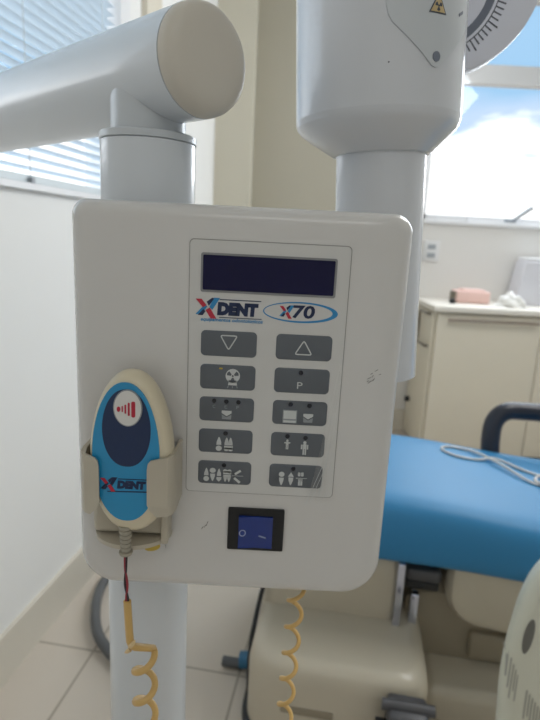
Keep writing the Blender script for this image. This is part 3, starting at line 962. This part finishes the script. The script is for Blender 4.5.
# warning plate wrapped on the cylinder: outline in (arc length, height)
TH0 = rad(26)
def wrap(s, z, off):
    a = TH0 + s / HR
    return (HXc + (HR + off) * sin(a), HYc - (HR + off) * cos(a), z)
def wrapped(outline, off, sub=1):
    bm = bmesh.new()
    n = len(outline)
    cx = sum(p[0] for p in outline) / n
    cz = sum(p[1] for p in outline) / n
    layers = []
    for f in (1.0, .75, .5, .25, .05):
        layers.append([bm.verts.new(wrap(cx + (s - cx) * f, cz + (z - cz) * f, off)) for s, z in outline])
    for a, b in zip(layers, layers[1:]):
        for i in range(n):
            j = (i + 1) % n
            bm.faces.new((a[i], a[j], b[j], b[i]))
    bm.faces.new(layers[-1])
    skirt = [bm.verts.new(wrap(s, z, .0001)) for s, z in outline]
    for i in range(n):
        j = (i + 1) % n
        bm.faces.new((layers[0][j], layers[0][i], skirt[i], skirt[j]))
    bmesh.ops.recalc_face_normals(bm, faces=bm.faces[:])
    return bm
ol = []
tipz, hw = 1.3760, 0.0390
pth = [(-hw, 1.50), (-hw, 1.4150), (-hw + .0015, 1.4090), (-hw + .0045, 1.4040)]
pth += [(-.0085, 1.3830 - .001), (-.0060, 1.3795), (-.0030, 1.3768), (0, 1.3760)]
def dens(p, n=6):
    out = []
    for a, b in zip(p, p[1:]):
        for i in range(n): out.append((a[0] + (b[0] - a[0]) * i / n, a[1] + (b[1] - a[1]) * i / n))
    out.append(p[-1])
    return out
half = dens(pth)
ol = half + [(-s, z) for s, z in half[::-1][1:]]
top = [(hw - 2 * hw * i / 20, 1.50) for i in range(1, 20)]
wp = obj('warning_plate', wrapped(ol + top, .0009), M['neck'], xh, 40, 'pale shield-shaped plate with a radiation triangle')
def ell_sz(cs, cz, a, b, n=20): return ellipse(cs, cz, a, b, n)
obj('rivet', wrapped(ell_sz(.0005, 1.3830, .0033, .0035), .0016), M['band'], wp, 40)
tz = 1.4175
tri = dens([(-.0078, tz - .0062), (.0078, tz - .0062), (0, tz + .0078), (-.0078, tz - .0062)], 6)[:-1]
ts = obj('warning_triangle', wrapped(tri, .0013), M['ink'], wp, 0)
tri2 = dens([(-.0064, tz - .0054), (.0064, tz - .0054), (0, tz + .0060), (-.0064, tz - .0054)], 6)[:-1]
obj('triangle_field', wrapped(tri2, .0015), M['sign_y'], wp, 0)
bm = bmesh.new()
me_parts = []
for a in (90 + 60, 270, 30):
    o2 = [(0 + .0008 * cos(rad(a - 28)), tz - .0016 + .0008 * sin(rad(a - 28))), (.0030 * cos(rad(a - 30)), tz - .0016 + .0030 * sin(rad(a - 30))), (.0033 * cos(rad(a)), tz - .0016 + .0033 * sin(rad(a))), (.0030 * cos(rad(a + 30)), tz - .0016 + .0030 * sin(rad(a + 30))), (.0008 * cos(rad(a + 28)), tz - .0016 + .0008 * sin(rad(a + 28)))]
    b2 = wrapped(o2, .0017)
    join(bm, sep(b2))
join(bm, sep(wrapped(ellipse(0, tz - .0016, .0006, .0006, 10), .0017)))
obj('trefoil', bm, M['ink'], wp, 0)
obj('plate_print', wrapped([(.0245, 1.4140), (.0300, 1.4172), (.0296, 1.4192), (.0238, 1.4158)], .0012), M['band'], wp, 0)
obj('paint_speck', wrapped(ell_sz(-.036, 1.3780, .0006, .0006, 10), .0004), M['ink'], xh, 0)
# graduated swivel disc behind the head
DC = (0.1610, 1.5010)
DS = (0.1430, 1.4920)
sd = obj('swivel_disc', lathe(bmesh.new(), [(.060, -.010), (.084, -.0098), (.0895, -.006), (.0905, .0), (.0905, .018), (.088, .021)], Matrix.Translation((DC[0], .588, DC[1])) @ Matrix.Rotation(-PI / 2, 4, 'X'), 96), M['dial'], xh, 40, 'round pale disc with a graduated scale')
bm = bmesh.new()
def arc_band(bm, r1, r2, a0, a1, y, n=40):
    prev = None
    for i in range(n + 1):
        a = rad(a0 + (a1 - a0) * i / n)
        cur = (bm.verts.new((DS[0] + r1 * cos(a), y, DS[1] + r1 * sin(a))), bm.verts.new((DS[0] + r2 * cos(a), y, DS[1] + r2 * sin(a))))
        if prev: bm.faces.new((prev[0], prev[1], cur[1], cur[0]))
        prev = cur
YD = .5778
arc_band(bm, .0560, .0635, -120, 60, YD)
obj('scale_band', bm, M['band'], sd, 0)
bm = bmesh.new()
for i in range(44):
    a = -114 + i * 4
    big = 1.0 if i % 5 == 0 else .75
    arc_band(bm, .0665, .0665 + .0115 * big, a - .55, a + .55, YD, 1)
arc_band(bm, .0662, .0672, -116, 62, YD, 60)
obj('scale_marks', bm, M['ink'], sd, 0)
obj('swivel_hub', lathe(bmesh.new(), [(.045, 0), (.045, .05)], Matrix.Translation((DC[0] - .03, .56, 1.52)) @ Matrix.Rotation(-PI / 2, 4, 'X'), 40), M['head'], xh, 40)
obj('yoke_arm', tube(bmesh.new(), [(DC[0], .62, 1.49), (DC[0], .66, 1.55), (DC[0] + .02, .68, 1.75), (DC[0] + .05, .70, 2.1), (DC[0] + .05, .70, 2.83)], .035, 24), M['head'], xh, 40)

# the whole head hangs a few degrees out of plumb
TLT = rad(-3.4)
xh.rotation_euler = (0, TLT, 0)
xh.location = (HXc + (1.128 - 1.345) * sin(TLT), HYc, 1.345 + (1.128 - 1.345) * cos(TLT))

# ------------------------------------------------------------------ dental chair
CA = rad(-8.5)
CO = Vector((.33, 1.24, 0))
cu_, cv_ = Vector((cos(CA), sin(CA), 0)), Vector((-sin(CA), cos(CA), 0))
CM = Matrix(((cu_.x, cv_.x, 0, CO.x), (cu_.y, cv_.y, 0, CO.y), (0, 0, 1, 0), (0, 0, 0, 1)))
def cl(u, v, z): return CM @ Vector((u, v, z))
dcx = thing('dental_chair', 'dental chair with blue vinyl seat on a beige base', 'dental chair', CM @ Vector((-.05, .3, 0)))
# cushion: a long padded section swept along u
bm = bmesh.new()
rings = []
us = [-.42, -.415, -.40, -.37, -.30, -.20, -.05, .10, .22, .34, .46, .58, .72, .88, 1.0]
for u in us:
    e = 1.0 if u > -.37 else math.sqrt(max(.02, 1 - ((-.37 - u) / .055) ** 2))
    hump = .015 * cos(min(1, max(0, (u + .05) / .5)) * PI) 
    zt = .612 + hump - .018 * max(0, (u - .15) / .5) ** 1.5 + (.22 * max(0, u - .62) ** 1.4)
    zb = .434 - .036 * max(0, (u - .15) / .5) ** 1.3 + (.20 * max(0, u - .62) ** 1.4)
    zm = (zt + zb) / 2
    wmin, wmax = 0.0 - .004 * 0, .60
    pts = []
    prof = [(.03, 0.0), (.0, .12), (-.010, .38), (-.008, .62), (.004, .86), (.034, .96), (.10, .99), (.30, 1.0), (.47, .985), (.54, .93), (.578, .82), (.604, .62), (.612, .38), (.60, .12), (.57, 0.0)]
    for v, f in prof:
        pts.append(cl(u, .3 + (v - .3) * (0.8 + 0.2 * e), zm + (zb + (zt - zb) * f - zm) * e))
    rings.append(pts)
loft(bm, rings)
so = obj('seat_cushion', bm, M['vinyl'], dcx, 60, 'blue padded seat cushion')
sub = so.modifiers.new('smooth', 'SUBSURF'); sub.levels = 2; sub.render_levels = 2
# backrest further right, mostly outside the picture
bm = bmesh.new()
rings = []
for i in range(9):
    t = i / 8
    u, z = .98 + .62 * t, .60 + .42 * t
    th = .05 * (1 if 0 < i < 8 else .5)
    ring = []
    for v, f in ((.06, -1), (.02, 0), (.06, 1), (.3, 1.15), (.54, 1), (.58, 0), (.54, -1), (.3, -1)):
        ring.append(cl(u - f * th * .55, v, z + f * th * .83))
    rings.append(ring)
loft(bm, rings)
bo = obj('backrest_cushion', bm, M['vinyl'], dcx, 60, 'blue padded backrest')
sub = bo.modifiers.new('smooth', 'SUBSURF'); sub.levels = 2; sub.render_levels = 2
# beige shell under the seat
bm = bmesh.new()
rings = []
for v, ins in ((.035, .03), (.045, .01), (.07, 0), (.50, 0), (.55, .02)):
    ol_ = rrect(.165 + ins, .95 - ins, .262 + ins, .455, (.09, .03, .02, .015), 6)
    rings.append([cl(a, v, b - max(0, a - .3) * .10) for a, b in ol_])
loft(bm, rings)
obj('seat_shell', bm, M['chair'], dcx, 40, 'beige shell under the seat')
# column cover with a broad rounded shoulder
bm = bmesh.new()
rings = []
for v, ins in ((.055, .035), (.065, .015), (.09, .0), (.46, 0), (.50, .02)):
    ol_ = rrect(-.335 + ins, .055 - ins, .02 + ins, .452 - ins, (.01, .01, .04, .22), 10)
    rings.append([cl(a, v, b) for a, b in ol_])
loft(bm, rings)
obj('column_cover', bm, M['chair'], dcx, 40, 'tall beige cover with rounded shoulder')
bm = bmesh.new()
rings = []
for z_, ins in ((.0, .0), (.19, .0), (.226, .006), (.240, .020), (.245, .045)):
    ol_ = rrect(-.335 + ins, .115 - ins, -.168 + ins, .55 - ins, (.09 - ins * .5, .07 - ins * .5, .07, .10), 8)
    rings.append([cl(a, b, z_) for a, b in ol_])
loft(bm, rings)
obj('base_plinth', bm, M['chair'], dcx, 40, 'low beige plinth with rounded rim')
bm = bmesh.new()
rings = []
for z_, ins in ((.0, .0), (.025, .0), (.030, .006)):
    ol_ = rrect(-.350 + ins, .128 - ins, -.180 + ins, .57 - ins, (.11, .08, .08, .11), 8)
    rings.append([cl(a, b, z_) for a, b in ol_])
loft(bm, rings)
obj('rubber_skirt', bm, M['rubber'], dcx, 40, 'black rubber edge round the base')
obj('side_bumper', tube(bmesh.new(), spline([cl(-.341, -.04, .03), cl(-.342, -.04, .12), cl(-.341, -.02, .19), cl(-.338, .05, .235), cl(-.322, .058, .31), cl(-.285, .060, .38)], 6), .0065, 8), M['rubber'], dcx)
# lift arm at the right of the column
bm = bmesh.new()
rings = []
for v, ins in ((.11, .02), (.13, 0), (.42, 0), (.44, .02)):
    rings.append([cl(a, v, b) for a, b in ((.07, .07 + ins), (.60 - ins, .07 + ins), (.60 - ins, .30), (.40, .335 - ins), (.10, .330 - ins), (.07, .29))])
loft(bm, rings)
obj('lift_arm', bm, M['chair_dark'], dcx, 30, 'lift arm cover with shade painted in as grey-brown')
obj('lower_cover', box(bmesh.new(), .125, .62, -.02, .45, 0.0, .115, .03, 4, CM), M['chair'], dcx, 40)
obj('joint_block', box(bmesh.new(), .25, .42, .09, .16, .13, .215, .012, 3, CM), M['chair_dark'], dcx, 40)
obj('chrome_rail', box(bmesh.new(), .030, .050, .035, .055, .20, .43, .004, 3, CM), M['chrome'], dcx, 40)
obj('chrome_rail', box(bmesh.new(), .075, .097, .060, .085, .10, .33, .004, 3, CM), M['chrome'], dcx, 40)
obj('rail_cap', box(bmesh.new(), .056, .150, .06, .14, .365, .405, .014, 4, CM), M['grey_dark'], dcx, 40, 'dark grey cap over the rail')
obj('rail_seal', box(bmesh.new(), .058, .145, .062, .11, .345, .368, .004, 2, CM), M['black'], dcx, 40)
# foot control fixed to the plinth front
fc = obj('foot_control', box(bmesh.new(), .010, .100, -.240, -.165, .110, .222, .010, 3, CM), M['grey_dark'], dcx, 40, 'dark grey foot control on the plinth front')
obj('control_bar', tube(bmesh.new(), [cl(-.004, -.205, .222), cl(.114, -.205, .222)], .013, 14), M['grey_dark'], fc, 40)
obj('control_roller', tube(bmesh.new(), [cl(-.014, -.215, .160), cl(.012, -.215, .160)], .024, 16), M['rubber'], fc, 40)
obj('control_label', box(bmesh.new(), .030, .082, -.2412, -.2395, .145, .165, 0, 1, CM), M['cap'], fc, 0)
obj('plinth_slot', box(bmesh.new(), -.24, -.11, -.1715, -.160, .112, .134, .004, 2, CM), M['chair_dark'], dcx, 40)
# armrest
ap = spline([(.770, 1.74, .545), (.770, 1.76, .61), (.783, 1.78, .668), (.822, 1.79, .702), (.90, 1.79, .706), (1.15, 1.76, .705), (1.32, 1.72, .70), (1.36, 1.70, .66), (1.36, 1.69, .58)], 8)
obj('armrest', tube(bmesh.new(), ap, .031, 18), M['arm'], dcx, 60, 'dark navy looped armrest')

# white cable lying on the seat, dropped onto the cushion surface
bpy.context.view_layer.update()
dg = bpy.context.evaluated_depsgraph_get()
ev = so.evaluated_get(dg)
bmt = bmesh.new(); bmt.from_mesh(ev.to_mesh()); bmt.transform(so.matrix_world)
bvh = BVHTree.FromBMesh(bmt)
def drop(x, y, dz):
    h = bvh.ray_cast(Vector((x, y, 1.2)), Vector((0, 0, -1)))
    return Vector((x, y, (h[0].z if h[0] else .6) + dz))
cp = [(1.0, 1.36, .004), (.92, 1.40, .004), (.83, 1.44, .004), (.775, 1.455, .004), (.722, 1.545, .012), (.680, 1.640, .008), (.635, 1.672, .004), (.590, 1.668, .004), (.566, 1.640, .004), (.575, 1.608, .004), (.610, 1.585, .004), (.665, 1.585, .004), (.722, 1.600, .010), (.790, 1.545, .004), (.84, 1.50, .004), (.87, 1.46, .004), (.84, 1.42, .010), (.80, 1.43, .010), (.79, 1.47, .008), (.83, 1.50, .010), (.92, 1.48, .004), (1.0, 1.44, .004)]
sp = [drop(p.x, p.y, p.z) for p in spline(cp, 8)]
cab = obj('white_cable', tube(bmesh.new(), sp, .0042, 8), M['cable'], None, 60)
tag(cab, 'thin white cable lying in a loose loop on the blue seat', 'cable')
bmt.free()

# ------------------------------------------------------------------ dental unit casing at the lower right
du = thing('dental_unit', 'off-white rounded unit casing with worn grey print beside the blue seat', 'dental unit', (.56, .90, 0))
def unit_out(k):
    base = [(.4300, .395), (.4270, .44), (.4225, .50), (.4220, .55), (.4245, .60), (.4300, .640), (.4380, .678), (.4500, .712), (.4640, .738), (.486, .758), (.52, .768), (.60, .770), (.66, .762), (.69, .735), (.70, .70), (.70, .50), (.695, .42), (.67, .385), (.62, .378), (.50, .378), (.45, .380)]
    base = [(p.x, p.z) for p in spline([(x, 0, z) for x, z in base] + [(base[0][0], 0, base[0][1])], 4)[:-1]]
    cx, cz = .56, .575
    return [(cx + (x - cx) * (1 - .28 * k), cz + (z - cz) * (1 - .20 * k)) for x, z in base]
bm = soft_plate(bmesh.new(), unit_out, .795, .90, .035, 8)
for v in bm.verts:
    v.co.x += (v.co.y - .80) * .62
    v.co.z -= max(0, v.co.y - .80) * .35 * min(1, max(0, (v.co.z - .60) / .15))
bmc = bm.copy()
ubvh = BVHTree.FromBMesh(bmc)
uc = obj('unit_casing', bm, M['unit'], du, 40)
def decal(ols, off=.0007):
    bm = bmesh.new()
    for ol_ in ols:
        n = len(ol_)
        cx = sum(p[0] for p in ol_) / n; cz = sum(p[1] for p in ol_) / n
        lay = []
        for f in (1, .66, .33, .02):
            row = []
            for x, z in ol_:
                x, z = cx + (x - cx) * f, cz + (z - cz) * f
                h = ubvh.ray_cast(Vector((x, 0, z)), Vector((0, 1, 0)))
                row.append(bm.verts.new((x, (h[0].y if h[0] else .83) - off, z)))
            lay.append(row)
        for a, b in zip(lay, lay[1:]):
            for i in range(n):
                j = (i + 1) % n
                bm.faces.new((a[i], a[j], b[j], b[i]))
        bm.faces.new(lay[-1])
    bmesh.ops.recalc_face_normals(bm, faces=bm.faces[:])
    return bm
def ln(x0, z0, x1, z1, w):
    d_ = Vector((x1 - x0, z1 - z0)).normalized(); nx, nz = -d_.y * w / 2, d_.x * w / 2
    a, b = [], []
    for i in range(6):
        t = i / 5
        a.append((x0 + (x1 - x0) * t + nx, z0 + (z1 - z0) * t + nz)); b.append((x0 + (x1 - x0) * t - nx, z0 + (z1 - z0) * t - nz))
    return a + b[::-1]
obj('printed_oval', decal([ellipse(.4610, .612, .0085, .034, 28, rad(-4))]), M['unit_ink'], uc, 40)
obj('printed_oval', decal([ellipse(.512, .535, .017, .030, 28, rad(-4))]), M['unit_ink'], uc, 40)
obj('printed_lines', decal([ln(.4365 + .0045 * i, .575 - .010 * i + .0, .4375 + .0045 * i, .525 - .008 * i - (i % 3) * .012, .0022) for i in range(5)]), M['unit_pale'], uc, 40)
obj('printed_lines', decal([ln(.475 + .006 * i, .505 - .008 * i, .477 + .006 * i, .445 - .006 * i + (i % 2) * .012, .0028) for i in range(6)]), M['unit_pale'], uc, 40)
bmc.free()
obj('unit_stem', lathe(bmesh.new(), [(.035, .03), (.035, .40)], Matrix.Translation((.58, .90, 0)), 32), M['unit'], du, 40)
obj('unit_foot', lathe(bmesh.new(), [(.13, 0), (.13, .02), (.11, .03), (.04, .035)], Matrix.Translation((.58, .90, 0)), 40), M['unit'], du, 40)

# ------------------------------------------------------------------ floor hoses
hp = spline([(-.26, 2.25, .02), (-.40, 2.10, .02), (-.505, 1.90, .022), (-.548, 1.72, .025), (-.540, 1.58, .03), (-.490, 1.44, .03), (-.41, 1.35, .024), (-.35, 1.32, .022)], 10)
hz = obj('suction_hose', tube(bmesh.new(), hp, .0165, 14), M['hose'], None, 60)
tag(hz, 'dark grey hose curving along the floor behind the white column', 'hose')
fh = thing('floor_connector', 'small grey floor connector with a blue fitting beside the chair base', 'connector', (-.05, 1.36, 0))
obj('connector_body', tube(bmesh.new(), [(-.095, 1.37, .016), (-.035, 1.36, .016)], .015, 12), M['hose'], fh)
obj('blue_collar', tube(bmesh.new(), [(-.042, 1.362, .030), (-.018, 1.358, .034)], .024, 14), M['bluefit'], fh, label='blue plastic fitting')

# ------------------------------------------------------------------ cabinet and what stands on it
KX0, KX1, KF, KB, KT = 0.948, 2.30, 3.10, 3.535, 0.9150
cbn = thing('base_cabinet', 'cream base cabinet under the back window with long bar handle', 'cabinet', ((KX0 + KX1) / 2, (KF + KB) / 2, 0))
obj('carcass', nbox(KX0, KX1, KF + .02, KB, .02, KT - .034), M['cab'], cbn, 0)
obj('plinth', nbox(KX0 + .03, KX1 - .03, KF + .04, KB, 0, .02), M['gap'], cbn, 0)
for i, (a, b) in enumerate(((KX0 + .004, 1.556), (1.561, KX1 - .004))):
    dr = obj('cabinet_door', nbox(a, b, KF, KF + .019, .022, KT - .045, .002), M['cab'], cbn)
    xs_ = (a + .055, b - .025) if i == 0 else (a + .025, b - .055)
    bm = bmesh.new()
    box(bm, xs_[0], xs_[1], KF - .030, KF - .017, .832, .848, .003)
    for x in (xs_[0] + .03, xs_[1] - .03):
        box(bm, x - .007, x + .007, KF - .019, KF + .001, .834, .846)
    obj('bar_handle', bm, M['steel'], dr)
sd_ = obj('side_panel', nbox(KX0 - .014, KX0, KF + .025, KB, .022, KT - .045, .002), M['cab'], cbn)
bm = bmesh.new()
tube(bm, [(KX0 - .010, 3.170, .858), (KX0 - .036, 3.172, .858), (KX0 - .036, 3.335, .858), (KX0 - .036, 3.34, .665), (KX0 - .036, 3.172, .665), (KX0 - .010, 3.170, .665)], .007, 8)
obj('side_handle', bm, M['dkhandle'], sd_)
obj('side_knob', tube(bmesh.new(), [(KX0 - .012, 3.46, .25), (KX0 - .04, 3.46, .25)], .018, 12), M['rubber'], sd_)
wt = obj('worktop', nbox(KX0 - .028, KX1 + .02, KF - .024, KB + .012, KT - .0335, KT, .006), M['top'], None)
tag(wt, 'white worktop slab lying on the cream cabinet', 'worktop')
pk = thing('glove_box', 'low pink cardboard box on the white worktop', 'box', (1.21, 3.36, KT))
obj('carton', nbox(1.112, 1.318, 3.30, 3.42, KT + .0005, KT + .074, .011), M['pink'], pk)
obj('carton_flap', nbox(1.15, 1.29, 3.31, 3.41, KT + .070, KT + .084, .006), M['pink'], pk)
obj('carton_end', nbox(1.103, 1.114, 3.31, 3.41, KT + .002, KT + .066, .004), M['gap'], pk)
ht = obj('rubber_stopper', lathe(bmesh.new(), [(.016, KT + .0003), (.018, KT + .006), (.016, KT + .024), (.008, KT + .029)], Matrix.Translation((1.078, 3.265, 0)), 20), M['rubber'])
tag(ht, 'tiny dark stopper on the worktop left of the pink box', 'stopper')
bm = bmesh.new()
bmesh.ops.create_icosphere(bm, subdivisions=4, radius=1)
for v in bm.verts:
    n_ = v.co.normalized()
    w = 1 + .16 * sin(n_.x * 7 + 1) * cos(n_.y * 6) + .12 * sin(n_.z * 9 + n_.x * 5)
    px_, py_, pz_ = n_.x * w, n_.y * w, max(0, n_.z) * w
    v.co = (1.410 + px_ * .078 * (1.15 - .5 * pz_), 3.235 + py_ * .06, KT + .0004 + pz_ * .080)
cp_ = obj('paper_towel', bm, M['paper'], None, 60)
tag(cp_, 'crumpled white paper towel heaped on the worktop', 'paper towel')
tb = thing('towel_dispenser', 'tall pale dispenser box standing at the right end of the worktop', 'dispenser', (1.62, 3.43, KT))
bm = bmesh.new()
loft(bm, [[(1.495, 3.35, KT + .0005), (1.76, 3.35, KT + .0005), (1.76, 3.51, KT + .0005), (1.495, 3.51, KT + .0005)], [(1.525, 3.36, KT + .26), (1.74, 3.36, KT + .26), (1.74, 3.50, KT + .26), (1.525, 3.50, KT + .26)], [(1.53, 3.37, KT + .275), (1.73, 3.37, KT + .275), (1.73, 3.49, KT + .275), (1.53, 3.49, KT + .275)]])
obj('dispenser_body', bm, M['towel_box'], tb, 30)
obj('dispenser_lid', nbox(1.53, 1.735, 3.365, 3.495, KT + .274, KT + .290, .005), M['frame'], tb)
ws = thing('wall_socket', 'white double power socket on the wall above the cabinet corner', 'socket', (.992, YB - .002, 1.146))
obj('socket_plate', nbox(.942, 1.048, YB - .012, YB - .0003, 1.148, 1.278, .004), M['socket'], ws)
for z in (1.187, 1.240):
    obj('socket_outlet', nbox(.970, 1.020, YB - .0145, YB - .0115, z - .015, z + .015, .001), M['socket_in'], ws)

# ------------------------------------------------------------------ world: hazy sky with clouds
w = bpy.data.worlds.new('sky')
SC.world = w
w.use_nodes = True
nt = w.node_tree
bg = nt.nodes['Background']
tc = nt.nodes.new('ShaderNodeTexCoord')
spx = nt.nodes.new('ShaderNodeSeparateXYZ')
nt.links.new(tc.outputs['Generated'], spx.inputs[0])
nz = nt.nodes.new('ShaderNodeTexNoise')
nz.inputs['Scale'].default_value = 5.0
nz.inputs['Detail'].default_value = 6
mp = nt.nodes.new('ShaderNodeMapping')
mp.inputs['Scale'].default_value = (1, 1, 3.0)
nt.links.new(tc.outputs['Generated'], mp.inputs['Vector'])
nt.links.new(mp.outputs[0], nz.inputs['Vector'])
ma = nt.nodes.new('ShaderNodeMath'); ma.operation = 'MULTIPLY_ADD'
ma.inputs[1].default_value = 0.22
ma.inputs[2].default_value = -0.11
nt.links.new(nz.outputs['Fac'], ma.inputs[0])
ad = nt.nodes.new('ShaderNodeMath'); ad.operation = 'SUBTRACT'
nt.links.new(spx.outputs['Z'], ad.inputs[0])
nt.links.new(ma.outputs[0], ad.inputs[1])
cr_ = nt.nodes.new('ShaderNodeValToRGB')
els = cr_.color_ramp.elements
els[0].position = 0.0; els[0].color = (.42, .39, .34, 1)
els[1].position = 1.0; els[1].color = (.50, .70, .95, 1)
for p_, c_ in ((.005, (.42, .39, .34, 1)), (.02, (1.5, 1.5, 1.48, 1)), (.150, (1.6, 1.6, 1.6, 1)), (.175, (.62, .80, 1.05, 1)), (.26, (.38, .66, .95, 1))):
    e = els.new(p_); e.color = c_
nt.links.new(ad.outputs[0], cr_.inputs['Fac'])
nt.links.new(cr_.outputs['Color'], bg.inputs['Color'])
bg.inputs['Strength'].default_value = 1.0

# ------------------------------------------------------------------ lamps
def area(name, loc, target, sx, sy, power, col):
    l = bpy.data.lights.new(name, 'AREA')
    l.shape = 'RECTANGLE'; l.size = sx; l.size_y = sy
    l.energy = power; l.color = col
    o = bpy.data.objects.new(name, l)
    C.objects.link(o)
    o.location = loc
    o.rotation_euler = (Vector(target) - Vector(loc)).to_track_quat('-Z', 'Y').to_euler()
    return o
area('left_wall_fill', (1.3, 1.7, 2.78), (-.4, 1.5, .6), 1.2, 1.0, 34, (1.0, .99, .97))  # added light under the ceiling to brighten the left wall
area('back_window_daylight', (1.60, 3.46, 2.0), (0.6, 1.0, 0.9), 1.2, .9, 26, (.86, .93, 1.0))
area('left_window_daylight', (WX(1.3) - .75, 1.2, 2.0), (WX(1.3), 1.3, 1.9), 2.4, 1.6, 35, (.93, .97, 1.0))
area('rear_fill', (.2, -1.1, 2.75), (.1, .2, 0.8), 1.2, .8, 5.5, (1.0, .98, .96))  # unseen fill added behind the camera for the box front

SC.view_settings.view_transform = 'Standard'
SC.view_settings.look = 'None'
SC.view_settings.exposure = 0
SC.cycles.use_denoising = True
SC.cycles.max_bounces = 10
SC.cycles.diffuse_bounces = 5
SC.cycles.sample_clamp_indirect = 6
